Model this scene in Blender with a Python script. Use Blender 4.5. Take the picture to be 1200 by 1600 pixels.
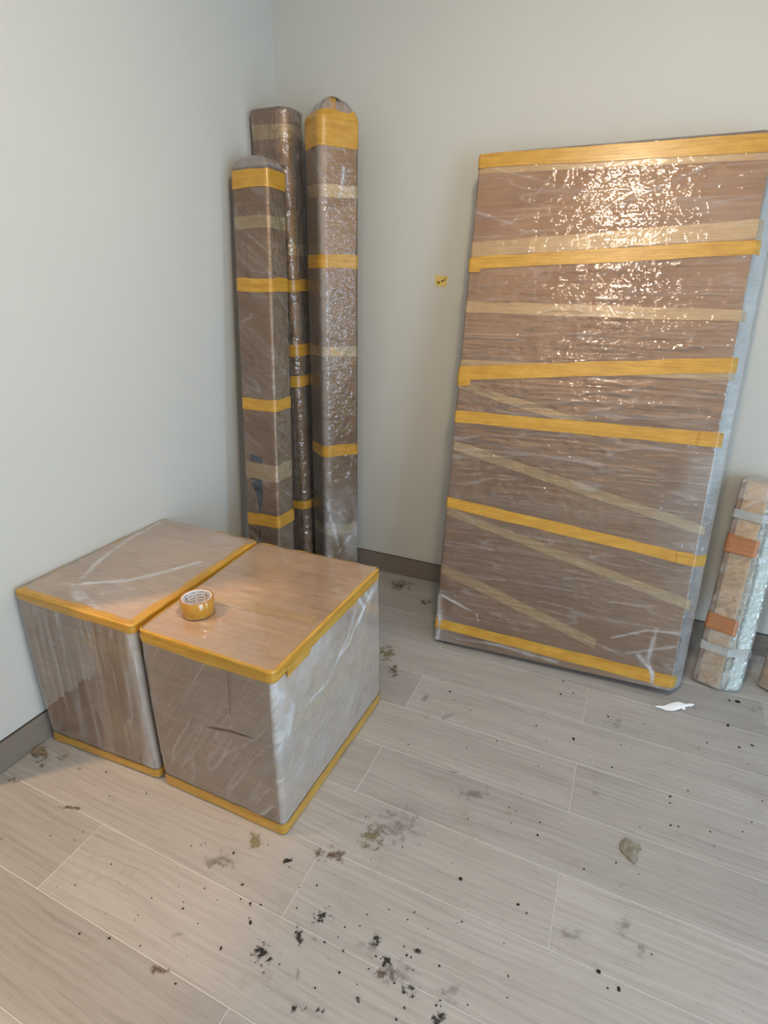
import bpy, bmesh, math, random
import numpy as np
from mathutils import Matrix, Vector

for _o in list(bpy.data.objects):
    bpy.data.objects.remove(_o)
SC = bpy.context.scene
COL = SC.collection

# ------------------------------------------------------------------ camera
# metres; origin = room corner on the floor, x along the back wall, y into the
# wall (room is y < 0), z up
CAM_R = [[0.9130454238, 0.4076180394, 0.0139852774],
         [0.1660631383, -0.3402177005, -0.9255673667],
         [-0.3725199165, 0.8474074877, -0.3783245454]]   # right, down, forward
CAM_POS = (1.606583, -2.426103, 1.4247)
cd = bpy.data.cameras.new('camera')
cam = bpy.data.objects.new('camera', cd)
COL.objects.link(cam)
r_, d_, f_ = [Vector(v) for v in CAM_R]
cam.matrix_world = Matrix(((r_.x, -d_.x, -f_.x, CAM_POS[0]),
                           (r_.y, -d_.y, -f_.y, CAM_POS[1]),
                           (r_.z, -d_.z, -f_.z, CAM_POS[2]), (0, 0, 0, 1)))
cd.sensor_fit = 'VERTICAL'
cd.sensor_height = 36.0
cd.sensor_width = 27.0
cd.lens = 36.0 * 857.6 / 1600.0
cd.clip_start = 0.02
SC.camera = cam

# ------------------------------------------------------------------ world, lights, exposure
ROOM_X, ROOM_Y, ROOM_Z = 3.7, -4.5, 2.70
DAYLIGHT = [(-1.05, -0.50), (-3.95, -2.20)]           # two glazed doors in the right wall (y ranges)
RWIN_Z1 = 2.15
LAMP = (1.55, -1.62, ROOM_Z - 0.012)
LAMP_2 = (1.62, -3.55, ROOM_Z - 0.012)
HALL_LAMP = (-0.47, -2.29, ROOM_Z - 0.012)

w = bpy.data.worlds.new('overcast_sky')
SC.world = w
w.use_nodes = True
w.node_tree.nodes['Background'].inputs['Color'].default_value = (0.52, 0.76, 1.0, 1)
w.node_tree.nodes['Background'].inputs['Strength'].default_value = 8.2


def area_lamp(name, loc, size, power, color, shape='DISK', rot=(0, 0, 0), size_y=None):
    l = bpy.data.lights.new(name, 'AREA')
    l.shape = shape
    l.size = size
    if size_y:
        l.size_y = size_y
    l.energy = power
    l.color = color
    o = bpy.data.objects.new(name, l)
    o.location = loc
    o.rotation_euler = rot
    COL.objects.link(o)
    return o


def bulb(name, loc, power, color, radius):
    l = bpy.data.lights.new(name, 'POINT')
    l.energy = power
    l.color = color
    l.shadow_soft_size = radius
    o = bpy.data.objects.new(name, l)
    o.location = loc
    COL.objects.link(o)
    return o


bulb('room_lamp_light', (LAMP[0], LAMP[1], LAMP[2] - 0.10), 24.0, (1.0, 0.80, 0.56), 0.075)
area_lamp('room_lamp_face', (LAMP[0], LAMP[1], LAMP[2] - 0.012), 0.17, 19.0, (1.0, 0.80, 0.56))
bulb('second_lamp_light', (LAMP_2[0], LAMP_2[1], LAMP_2[2] - 0.10), 40.0, (1.0, 0.80, 0.56), 0.075)
area_lamp('hall_lamp_light', (HALL_LAMP[0], HALL_LAMP[1], HALL_LAMP[2] - 0.012), 0.085, 46.0, (1.0, 0.62, 0.33))
for ya, yb in DAYLIGHT:
    p = area_lamp('door_daylight', (ROOM_X + 0.02, (ya + yb) / 2, RWIN_Z1 / 2), RWIN_Z1, 1.0,
                  (1, 1, 1), 'RECTANGLE', (0, math.pi / 2, 0), yb - ya)
    p.data.cycles.is_portal = True

SC.view_settings.view_transform = 'Standard'
SC.view_settings.look = 'None'
SC.view_settings.gamma = 1.0
SC.view_settings.use_curve_mapping = False
SC.view_settings.exposure = -0.02

# ------------------------------------------------------------------ numeric helpers


def _hash(ix, iy, seed):
    ix = ix.astype(np.int64); iy = iy.astype(np.int64)
    h = (ix * 374761393 + iy * 668265263 + seed * 974634653) & 0xffffffff
    h = ((h ^ (h >> 13)) * 1274126177) & 0xffffffff
    h = h ^ (h >> 16)
    return (h & 0xffff) / 32767.5 - 1.0


def noise(x, y, seed=0):
    x = np.asarray(x, float); y = np.asarray(y, float)
    ix = np.floor(x); iy = np.floor(y)
    fx = x - ix; fy = y - iy
    fx = fx * fx * (3 - 2 * fx); fy = fy * fy * (3 - 2 * fy)
    a = _hash(ix, iy, seed); b = _hash(ix + 1, iy, seed)
    c = _hash(ix, iy + 1, seed); d = _hash(ix + 1, iy + 1, seed)
    return (a * (1 - fx) + b * fx) * (1 - fy) + (c * (1 - fx) + d * fx) * fy


def fbm(x, y, seed=0, oct=3):
    v = 0; a = 1.0; t = 0
    for k in range(oct):
        v = v + a * noise(x * 2 ** k, y * 2 ** k, seed + 17 * k); t += a; a *= 0.5
    return v / t


def seg_dist(P, A, B):
    A = np.array(A, float); B = np.array(B, float)
    d = B - A
    t = np.clip(((P - A) @ d) / (d @ d), 0, 1)
    return np.linalg.norm(P - (A + t[:, None] * d), axis=1)


# ------------------------------------------------------------------ object helpers


def link(name, me, mat=None, parent=None, smooth=False):
    if mat:
        me.materials.append(mat)
    if smooth:
        me.polygons.foreach_set('use_smooth', [True] * len(me.polygons))
    o = bpy.data.objects.new(name, me)
    COL.objects.link(o)
    if parent:
        o.parent = parent
    return o


def mesh_from(name, V, F, uv=None, attrs=None):
    me = bpy.data.meshes.new(name)
    me.from_pydata([tuple(v) for v in np.asarray(V, float)], [], [tuple(f) for f in F])
    if uv is not None:
        l = me.uv_layers.new(name='UVMap')
        li = np.zeros(len(me.loops), dtype=np.int32)
        me.loops.foreach_get('vertex_index', li)
        l.data.foreach_set('uv', np.asarray(uv, np.float32)[li].ravel())
    for k, v in (attrs or {}).items():
        a = me.attributes.new(k, 'FLOAT', 'POINT')
        a.data.foreach_set('value', np.asarray(v, np.float32))
    me.update()
    return me


def bm_obj(name, bm, mat=None, parent=None, smooth=False):
    me = bpy.data.meshes.new(name)
    bm.normal_update()
    bm.to_mesh(me); bm.free()
    return link(name, me, mat, parent, smooth)


def box_bm(bm, x0, x1, y0, y1, z0, z1, bevel=0.0):
    r = bmesh.ops.create_cube(bm, size=1.0)
    for v in r['verts']:
        v.co = Vector(((x0 + x1) / 2 + v.co.x * (x1 - x0), (y0 + y1) / 2 + v.co.y * (y1 - y0), (z0 + z1) / 2 + v.co.z * (z1 - z0)))
    if bevel:
        es = list({e for v in r['verts'] for e in v.link_edges})
        bmesh.ops.bevel(bm, geom=es, offset=bevel, segments=2, affect='EDGES')
    return bm


def box_obj(name, dims, mat, parent=None, bevel=0.0, loc=(0, 0, 0)):
    bm = bmesh.new()
    x0, x1, y0, y1, z0, z1 = dims
    box_bm(bm, x0 - loc[0], x1 - loc[0], y0 - loc[1], y1 - loc[1], z0 - loc[2], z1 - loc[2], bevel)
    o = bm_obj(name, bm, mat, parent)
    o.location = loc
    return o


def thing(name, label, cat, loc=(0, 0, 0), group=None):
    o = bpy.data.objects.new(name, None)
    o.empty_display_size = 0.1
    o.location = loc
    COL.objects.link(o)
    o['label'] = label; o['category'] = cat
    if group:
        o['group'] = group
    return o


def tag(o, label, cat, group=None):
    o['label'] = label; o['category'] = cat
    if group:
        o['group'] = group
    return o


def structure(o):
    o['kind'] = 'structure'
    return o


# ------------------------------------------------------------------ materials


class NT:
    def __init__(self, name):
        self.m = bpy.data.materials.new(name)
        self.m.use_nodes = True
        self.t = self.m.node_tree
        self.bsdf = self.t.nodes['Principled BSDF']
        self.out = self.t.nodes['Material Output']

    def n(self, typ, **kw):
        nd = self.t.nodes.new(typ)
        for k, v in kw.items():
            if k.startswith('i_'):
                key = k[2:]
                key = int(key) if key.isdigit() else key.replace('_', ' ')
                if hasattr(v, 'is_output'):
                    self.t.links.new(v, nd.inputs[key])
                else:
                    nd.inputs[key].default_value = v
            else:
                setattr(nd, k, v)
        return nd

    def link(self, a, b):
        self.t.links.new(a, b)

    def math(self, op, a, b=0.0, c=None):
        nd = self.n('ShaderNodeMath', operation=op)
        for i, v in enumerate((a, b) if c is None else (a, b, c)):
            if hasattr(v, 'is_output'):
                self.link(v, nd.inputs[i])
            else:
                nd.inputs[i].default_value = v
        return nd.outputs[0]

    def mix(self, fac, a, b, blend='MIX'):
        nd = self.n('ShaderNodeMix', data_type='RGBA', blend_type=blend)
        for s, v in ((nd.inputs[0], fac), (nd.inputs[6], a), (nd.inputs[7], b)):
            if hasattr(v, 'is_output'):
                self.link(v, s)
            else:
                s.default_value = v if not isinstance(v, tuple) else (*v, 1)[:4]
        return nd.outputs[2]

    def ramp(self, fac, stops):
        nd = self.n('ShaderNodeValToRGB')
        self.link(fac, nd.inputs[0])
        e = nd.color_ramp.elements
        while len(e) < len(stops):
            e.new(0.5)
        for el, (pos, c) in zip(e, stops):
            el.position = pos
            el.color = (c, c, c, 1) if isinstance(c, (int, float)) else (*c, 1)[:4]
        return nd.outputs[0]

    def noise(self, vec, scale, detail=2, rough=0.5, dist=0.0):
        nd = self.n('ShaderNodeTexNoise')
        self.link(vec, nd.inputs['Vector'])
        nd.inputs['Scale'].default_value = scale
        nd.inputs['Detail'].default_value = detail
        nd.inputs['Roughness'].default_value = rough
        nd.inputs['Distortion'].default_value = dist
        return nd.outputs[0]

    def mapping(self, vec, scale=(1, 1, 1), loc=(0, 0, 0), rot=(0, 0, 0)):
        nd = self.n('ShaderNodeMapping')
        self.link(vec, nd.inputs[0])
        nd.inputs['Scale'].default_value = scale
        nd.inputs['Location'].default_value = loc
        nd.inputs['Rotation'].default_value = rot
        return nd.outputs[0]

    def bump(self, h, strength, dist, normal=None):
        nd = self.n('ShaderNodeBump')
        self.link(h, nd.inputs['Height'])
        nd.inputs['Strength'].default_value = strength
        nd.inputs['Distance'].default_value = dist
        if normal:
            self.link(normal, nd.inputs['Normal'])
        return nd.outputs[0]

    def P(self, **kw):
        for k, v in kw.items():
            s = self.bsdf.inputs[k.replace('_', ' ')]
            if hasattr(v, 'is_output'):
                self.link(v, s)
            else:
                s.default_value = (*v, 1)[:4] if isinstance(v, tuple) else v


def mat_plain(name, col, rough=0.6, spec=0.4, var=0.08, scale=30.0, bump=0.0):
    k = NT(name)
    co = k.n('ShaderNodeTexCoord').outputs['Object']
    nz = k.noise(co, scale, 4)
    c = k.mix(k.math('MULTIPLY', nz, 1.0), tuple(x * (1 - var) for x in col), tuple(min(1, x * (1 + var)) for x in col))
    k.P(Base_Color=c, Roughness=rough)
    k.bsdf.inputs['Specular IOR Level'].default_value = spec
    if bump:
        k.P(Normal=k.bump(nz, bump, 0.002))
    return k.m


def mat_paint(name):
    k = NT(name)
    co = k.n('ShaderNodeTexCoord').outputs['Object']
    big = k.noise(co, 1.3, 3)
    c = k.mix(big, (0.49, 0.483, 0.45), (0.53, 0.522, 0.485))
    scuff = k.noise(k.mapping(co, (2.2, 2.2, 9)), 3.0, 6, 0.7)
    c = k.mix(k.ramp(scuff, [(0.70, 0.0), (0.80, 0.25)]), c, (0.42, 0.415, 0.39))
    k.P(Base_Color=c, Roughness=0.62)
    k.bsdf.inputs['Specular IOR Level'].default_value = 0.25
    k.P(Normal=k.bump(k.noise(co, 160, 3), 0.12, 0.002))
    return k.m


def mat_wood_tile(name, axis='x', tint=(1, 1, 1)):
    k = NT(name)
    co = k.n('ShaderNodeTexCoord').outputs['Object']
    oi = k.n('ShaderNodeObjectInfo')
    off = k.n('ShaderNodeVectorMath', operation='SCALE')
    off.inputs[0].default_value = (37.0, 91.0, 13.0)
    k.link(oi.outputs['Random'], off.inputs['Scale'])
    v0 = k.n('ShaderNodeVectorMath', operation='ADD')
    k.link(co, v0.inputs[0]); k.link(off.outputs[0], v0.inputs[1])
    v = v0.outputs[0]
    if axis == 'y':
        v = k.mapping(v, rot=(0, 0, math.pi / 2))
    warp = k.noise(k.mapping(v, (1.6, 5.0, 5.0)), 1.0, 2)
    wv = k.n('ShaderNodeVectorMath', operation='ADD')
    k.link(v, wv.inputs[0])
    cmb = k.n('ShaderNodeCombineXYZ')
    k.link(k.math('MULTIPLY', warp, 0.07), cmb.inputs[1])
    k.link(cmb.outputs[0], wv.inputs[1])
    w_ = wv.outputs[0]
    rings = k.n('ShaderNodeTexWave', wave_type='BANDS', bands_direction='Y')
    k.link(k.mapping(w_, (1, 1, 1)), rings.inputs[0])
    rings.inputs['Scale'].default_value = 16
    rings.inputs['Distortion'].default_value = 2.0
    rings.inputs['Detail'].default_value = 3
    rings.inputs['Detail Scale'].default_value = 2.0
    fine = k.noise(k.mapping(w_, (5, 190, 60)), 1.0, 4, 0.65)
    mid = k.noise(k.mapping(w_, (2.2, 26, 20)), 1.0, 3, 0.6)
    broad = k.noise(k.mapping(v, (1.5, 5, 5)), 1.0, 3)
    a = k.math('ADD', k.math('MULTIPLY', fine, 0.46), k.math('MULTIPLY', mid, 0.34))
    a = k.math('ADD', a, k.math('MULTIPLY', rings.outputs[0], 0.05))
    a = k.math('ADD', a, k.math('MULTIPLY', broad, 0.20))
    dk = tuple(x * t for x, t in zip((0.176, 0.160, 0.147), tint))
    md = tuple(x * t for x, t in zip((0.298, 0.281, 0.268), tint))
    lt = tuple(x * t for x, t in zip((0.383, 0.369, 0.357), tint))
    c = k.ramp(a, [(0.24, dk), (0.50, md), (0.76, lt)])
    c = k.mix(1.0, c, oi.outputs['Color'], 'MULTIPLY')
    rv = k.math('ADD', k.math('MULTIPLY', oi.outputs['Random'], 0.14), 0.93)
    hv = k.n('ShaderNodeHueSaturation')
    k.link(rv, hv.inputs['Value']); k.link(c, hv.inputs['Color'])
    # fine foot-traffic dust, world-anchored
    wp = k.n('ShaderNodeNewGeometry').outputs['Position']
    dust = k.ramp(k.noise(wp, 9.0, 7, 0.72), [(0.57, 0.0), (0.74, 0.55)])
    c2 = k.mix(dust, hv.outputs[0], (0.215, 0.185, 0.16))
    k.P(Base_Color=c2, Roughness=k.math('ADD', k.math('MULTIPLY', fine, 0.25), 0.36))
    k.bsdf.inputs['Specular IOR Level'].default_value = 0.42
    k.P(Normal=k.bump(a, 0.25, 0.0015))
    return k.m


def mat_cardboard(name, dark, light, speck=0.5):
    """brown board: object-space fibre streaks, uneven tone and a few printed/damp patches"""
    k = NT(name)
    co = k.n('ShaderNodeTexCoord').outputs['UV']
    st = k.noise(k.mapping(co, (3.0, 120.0, 1)), 1.0, 4, 0.6)
    pt = k.noise(k.mapping(co, (2.6, 5.0, 1)), 1.0, 4, 0.6)
    fl = k.noise(co, 420, 2)
    a = k.math('ADD', k.math('MULTIPLY', st, 0.35), k.math('MULTIPLY', pt, 0.55))
    a = k.math('ADD', a, k.math('MULTIPLY', fl, 0.10))
    c = k.ramp(a, [(0.38, dark), (0.60, light)])
    dkp = k.ramp(k.noise(k.mapping(co, (6, 22, 1), (3, 1, 0)), 1.0, 5, 0.7), [(0.60, 0.0), (0.72, speck)])
    c = k.mix(dkp, c, tuple(x * 0.5 for x in dark))
    k.P(Base_Color=c, Roughness=0.75)
    k.bsdf.inputs['Specular IOR Level'].default_value = 0.2
    k.P(Normal=k.bump(st, 0.2, 0.001))
    return k.m


def mat_film(name, rough=0.10, bump=0.55, scale=(9, 150), refl=1.0, cross=0.0, ridge=0.8, lines=0.10, rscale=(11, 50), nw=1.0, sharp=1.0, tint=(0.88, 0.90, 0.93)):
    """clear stretch film: sees through, mirrors at grazing angles, goes milky where bunched (attribute 'haze')"""
    k = NT(name)
    uv = k.n('ShaderNodeTexCoord').outputs['UV']
    at = k.n('ShaderNodeAttribute', attribute_name='haze').outputs['Fac']
    n1 = k.noise(k.mapping(uv, (scale[0], scale[1], 1)), 1.0, 3, 0.6, 0.3)
    n2 = k.noise(k.mapping(uv, (scale[0] * 5, scale[1] * 2.3, 1)), 1.0, 2, 0.5)
    n3 = k.noise(uv, 22.0, 3, 0.6)
    ns = k.noise(k.mapping(uv, (scale[0], scale[1] * 0.6, 1), (1, 4, 0)), 1.0, 0.6, 0.4, 0.4)
    h = k.math('MULTIPLY', ns, nw)
    if cross:
        vo = k.n('ShaderNodeTexVoronoi')
        k.link(k.mapping(uv, (1.0, 1.6, 1)), vo.inputs['Vector'])
        vo.inputs['Scale'].default_value = 45.0
        h = k.math('ADD', h, k.math('MULTIPLY', vo.outputs['Distance'], cross))
    rn = k.noise(k.mapping(uv, (rscale[0], rscale[1], 1), (5, 3, 0)), 1.0, 0.3, 0.4, 0.4)
    rdg = k.math('SUBTRACT', 1.0, k.math('ABSOLUTE', k.math('SUBTRACT', k.math('MULTIPLY', rn, 2.0), 1.0)))
    h = k.math('ADD', h, k.math('MULTIPLY', k.math('POWER', rdg, sharp), ridge))
    patch = k.ramp(n3, [(0.36, 0.25), (0.66, 1.0)])
    nb = k.bump(k.math('MULTIPLY', h, patch), bump, 0.0022)
    fr = k.n('ShaderNodeFresnel')
    fr.inputs['IOR'].default_value = 1.5
    k.link(nb, fr.inputs['Normal'])
    F = k.math('MINIMUM', k.math('MULTIPLY', fr.outputs[0], 1.30 * refl), 0.92)
    milk = k.math('MULTIPLY', at, k.ramp(k.math('ADD', k.math('MULTIPLY', n1, 0.6), k.math('MULTIPLY', n2, 0.4)), [(0.36, 0.65), (0.64, 1.2)]))
    streak = k.ramp(n2, [(0.60, 0.0), (0.74, 0.035)])
    fine = k.ramp(k.noise(k.mapping(uv, (3.0, 330.0, 1), (2, 9, 0)), 1.0, 2, 0.5, 0.2), [(0.60, 0.0), (0.72, lines)])
    milk = k.math('MINIMUM', k.math('ADD', k.math('ADD', milk, streak), k.math('MULTIPLY', fine, patch)), 0.9)
    tr = k.n('ShaderNodeBsdfTransparent')
    df = k.n('ShaderNodeBsdfDiffuse')
    df.inputs['Color'].default_value = (*tint, 1)
    gl = k.n('ShaderNodeBsdfGlossy')
    gl.inputs['Roughness'].default_value = rough
    gl.inputs['Color'].default_value = (1, 1, 1, 1)
    k.link(nb, gl.inputs['Normal'])
    m1 = k.n('ShaderNodeMixShader'); k.link(milk, m1.inputs[0]); k.link(tr.outputs[0], m1.inputs[1]); k.link(df.outputs[0], m1.inputs[2])
    m2 = k.n('ShaderNodeMixShader'); k.link(F, m2.inputs[0]); k.link(m1.outputs[0], m2.inputs[1]); k.link(gl.outputs[0], m2.inputs[2])
    k.link(m2.outputs[0], k.out.inputs[0])
    return k.m


def mat_tape(name, a, b, rough=0.33, coat=0.25, bump=0.4):
    k = NT(name)
    uv = k.n('ShaderNodeTexCoord').outputs['UV']
    s1 = k.noise(k.mapping(uv, (5, 230, 1)), 1.0, 3, 0.6)
    s2 = k.noise(k.mapping(uv, (14, 40, 1)), 1.0, 3, 0.6)
    f = k.math('ADD', k.math('MULTIPLY', s1, 0.55), k.math('MULTIPLY', s2, 0.45))
    c = k.ramp(f, [(0.36, a), (0.62, b)])
    k.P(Base_Color=c, Roughness=rough, Normal=k.bump(f, bump, 0.002))
    k.bsdf.inputs['Specular IOR Level'].default_value = 0.5
    k.bsdf.inputs['Coat Weight'].default_value = coat
    k.bsdf.inputs['Coat Roughness'].default_value = 0.12
    return k.m


def mat_stain(name, col, lo, hi, dens=0.9, scale=1.0):
    """thin dried dirt on the tiles: broken up by noise, nothing where there is no dirt"""
    k = NT(name)
    uv = k.n('ShaderNodeTexCoord').outputs['UV']
    wp = k.n('ShaderNodeNewGeometry').outputs['Position']
    dst = k.n('ShaderNodeVectorMath', operation='DISTANCE')
    k.link(uv, dst.inputs[0]); dst.inputs[1].default_value = (0.5, 0.5, 0)
    fall = k.math('SUBTRACT', 1.0, k.math('MULTIPLY', dst.outputs['Value'], 2.0))
    nz = k.noise(wp, 26.0 * scale, 4, 0.62)
    m = k.math('ADD', k.math('MULTIPLY', fall, 0.55), k.math('MULTIPLY', k.math('SUBTRACT', nz, 0.5), 2.0))
    a = k.ramp(m, [(lo, 0.0), (hi, dens)])
    k.P(Base_Color=col, Roughness=0.7, Alpha=a)
    k.bsdf.inputs['Specular IOR Level'].default_value = 0.2
    return k.m


M = {}
M['paint'] = mat_paint('wall_paint')
M['ceiling'] = mat_plain('ceiling_paint', (0.70, 0.69, 0.67), 0.8, 0.2, 0.02)
M['tile'] = mat_wood_tile('wood_look_tile')
M['skirt_x'] = mat_wood_tile('skirting_tile_x', 'x', (0.60, 0.535, 0.46))
M['skirt_y'] = mat_wood_tile('skirting_tile_y', 'y', (0.60, 0.535, 0.46))
M['grout'] = mat_plain('pale_grout', (0.50, 0.49, 0.475), 0.9, 0.1, 0.12, 60)
M['joint'] = mat_plain('dark_joint', (0.05, 0.048, 0.045), 0.9, 0.1, 0.1)
M['alu'] = mat_plain('door_frame_metal', (0.25, 0.26, 0.27), 0.4, 0.5, 0.03)
M['board'] = mat_cardboard('brown_board', (0.255, 0.140, 0.074), (0.365, 0.226, 0.130))
M['board_box'] = mat_cardboard('grey_brown_board', (0.355, 0.222, 0.128), (0.525, 0.358, 0.222), 0.45)
M['board_post'] = mat_cardboard('post_board', (0.215, 0.110, 0.046), (0.330, 0.194, 0.092), 0.35)
M['kraft'] = mat_cardboard('pale_kraft_board', (0.50, 0.37, 0.235), (0.61, 0.47, 0.315), 0.0)
M['film_flat'] = mat_film('stretch_film_level', 0.04, 1.0, (4.5, 95), 1.0, 0.0, 0.42, 0.10, (3.2, 30), 1.8, 4.0)
M['film_box'] = mat_film('stretch_film_taut', 0.05, 0.20, (8, 130), 1.4, 0.0, 0.5, 0.14)
M['film_post'] = mat_film('stretch_film_crumpled', 0.04, 0.85, (20, 70), 0.95, 1.5, 0.4, 0.20, (14, 40), 1.6, 3.0)
M['film_crinkle'] = mat_film('stretch_film_crinkled', 0.035, 0.90, (20, 70), 1.5, 3.0, 0.4, 0.15, (14, 40), 1.6, 3.0)
M['tape'] = mat_tape('yellow_packing_tape', (0.37, 0.180, 0.016), (0.54, 0.300, 0.045))
M['tape_pale'] = mat_tape('packing_tape_under_film', (0.40, 0.255, 0.105), (0.50, 0.345, 0.165), 0.4, 0.1)
M['tape_brown'] = mat_tape('brown_packing_tape', (0.30, 0.120, 0.045), (0.42, 0.185, 0.085))
M['strap'] = mat_tape('grey_strap', (0.30, 0.31, 0.31), (0.42, 0.43, 0.42), 0.3, 0.3)
M['foam'] = mat_plain('pale_foam_wrap', (0.66, 0.70, 0.63), 0.5, 0.4, 0.08, 40, 0.4)
M['ink'] = mat_plain('dark_print', (0.022, 0.026, 0.036), 0.7, 0.2, 0.3, 90)
M['seam'] = mat_plain('board_crease', (0.15, 0.105, 0.072), 0.8, 0.1, 0.4, 60)
M['paper'] = mat_plain('white_paper', (0.82, 0.84, 0.88), 0.8, 0.2, 0.03)
M['note'] = mat_plain('yellow_note_paper', (0.62, 0.48, 0.16), 0.75, 0.2, 0.08)
M['pen'] = mat_plain('red_brown_pen', (0.20, 0.055, 0.006), 0.7, 0.2, 0.1)
M['mud'] = mat_plain('dried_plaster_mud', (0.20, 0.188, 0.152), 0.9, 0.15, 0.35, 70, 0.8)
M['crumb'] = mat_plain('black_crumbs', (0.018, 0.016, 0.014), 0.8, 0.2, 0.4, 200)
M['fluff'] = mat_plain('dusty_scraps', (0.185, 0.14, 0.085), 0.9, 0.1, 0.5, 120)
M['core'] = mat_plain('white_card_core', (0.72, 0.70, 0.72), 0.7, 0.3, 0.04)
M['core_print'] = mat_plain('core_print_ink', (0.10, 0.085, 0.11), 0.7, 0.2, 0.1)
M['roll_edge'] = mat_plain('tape_roll_side', (0.30, 0.150, 0.045), 0.4, 0.4, 0.2, 90)
M['lamp_ring'] = mat_plain('lamp_ring_white', (0.8, 0.8, 0.8), 0.4, 0.4, 0.02)
k_ = NT('lamp_glow')
k_.P(Base_Color=(1, 1, 1), Emission_Color=(1.0, 0.80, 0.56))
k_.bsdf.inputs['Emission Strength'].default_value = 4.0
M['glow'] = k_.m
M['stain_black'] = mat_stain('dried_black_dirt', (0.022, 0.019, 0.017), 0.26, 0.50, 0.86, 2.6)
M['stain_grey'] = mat_stain('grey_smear', (0.16, 0.145, 0.13), 0.22, 0.66, 0.42, 1.6)
M['stain_olive'] = mat_stain('olive_smear', (0.20, 0.165, 0.085), 0.14, 0.48, 0.72, 1.7)
M['stain_brown'] = mat_stain('brown_smear', (0.12, 0.075, 0.05), 0.20, 0.52, 0.75, 1.9)

# ------------------------------------------------------------------ room shell
T = 0.15
HX, HY1 = -2.0, -3.6                          # hallway beyond the left doorway
DOOR_Y0, DOOR_Y1, DOOR_Z = -1.815, -2.75, 2.10


def multi(name, boxes, mat):
    bm = bmesh.new()
    for b in boxes:
        box_bm(bm, *b)
    return structure(bm_obj(name, bm, mat))


multi('wall_back', [(-T, ROOM_X + T, 0, T, 0, ROOM_Z)], M['paint'])
multi('wall_left', [(-T, 0, DOOR_Y0, 0, 0, ROOM_Z), (-T, 0, ROOM_Y, DOOR_Y1, 0, ROOM_Z),
                    (-T, 0, DOOR_Y1, DOOR_Y0, DOOR_Z, ROOM_Z)], M['paint'])
(A0, A1), (B0, B1) = DAYLIGHT
multi('wall_right', [(ROOM_X, ROOM_X + T, ROOM_Y - T, B0, 0, ROOM_Z), (ROOM_X, ROOM_X + T, B1, A0, 0, ROOM_Z), (ROOM_X, ROOM_X + T, A1, T, 0, ROOM_Z),
                     (ROOM_X, ROOM_X + T, B0, B1, RWIN_Z1, ROOM_Z), (ROOM_X, ROOM_X + T, A0, A1, RWIN_Z1, ROOM_Z)], M['paint'])
multi('wall_front', [(-T, ROOM_X + T, ROOM_Y - T, ROOM_Y, 0, ROOM_Z)], M['paint'])
multi('wall_hall', [(HX - T, HX, -4.2, -0.8, 0, ROOM_Z), (HX, -T, -0.95, -0.8, 0, ROOM_Z), (HX, -T, -4.2, -4.05, 0, ROOM_Z)], M['paint'])
multi('ceiling', [(HX - T, ROOM_X + T, ROOM_Y - T, T, ROOM_Z, ROOM_Z + 0.1)], M['ceiling'])

# glazed door openings in the right wall, out of frame: metal frames
for i, (ya, yb) in enumerate(DAYLIGHT):
    multi('door_%d' % (i + 1), [(ROOM_X + 0.05, ROOM_X + 0.11, ya, ya + 0.05, 0, RWIN_Z1), (ROOM_X + 0.05, ROOM_X + 0.11, yb - 0.05, yb, 0, RWIN_Z1),
                                (ROOM_X + 0.05, ROOM_X + 0.11, ya, yb, RWIN_Z1 - 0.05, RWIN_Z1)], M['alu'])

# floor: pale grout bed + individually laid wood-look tiles
floor = multi('floor', [(HX - T, ROOM_X + T, ROOM_Y - T - 0.6, T, -0.10, -0.0012)], M['grout'])
ROW, SEAM_A, TL_, JX = 0.1992, -0.9330, 1.2090, 1.0450   # row pitch, one seam, tile length, joint phase
GR = 0.0011
rng = random.Random(5)
TINT = {}


def tile_mesh(x0, x1, y0, y1):
    b = 0.0009
    V = [(x0, y0, -0.003), (x1, y0, -0.003), (x1, y1, -0.003), (x0, y1, -0.003),
         (x0, y0, -b), (x1, y0, -b), (x1, y1, -b), (x0, y1, -b),
         (x0 + b, y0 + b, 0), (x1 - b, y0 + b, 0), (x1 - b, y1 - b, 0), (x0 + b, y1 - b, 0)]
    F = []
    for a in (0, 4):
        for i in range(4):
            j = (i + 1) % 4
            F.append((a + i, a + j, a + 4 + j, a + 4 + i))
    F.append((8, 9, 10, 11))
    return mesh_from('floor_tile', V, F)


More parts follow.
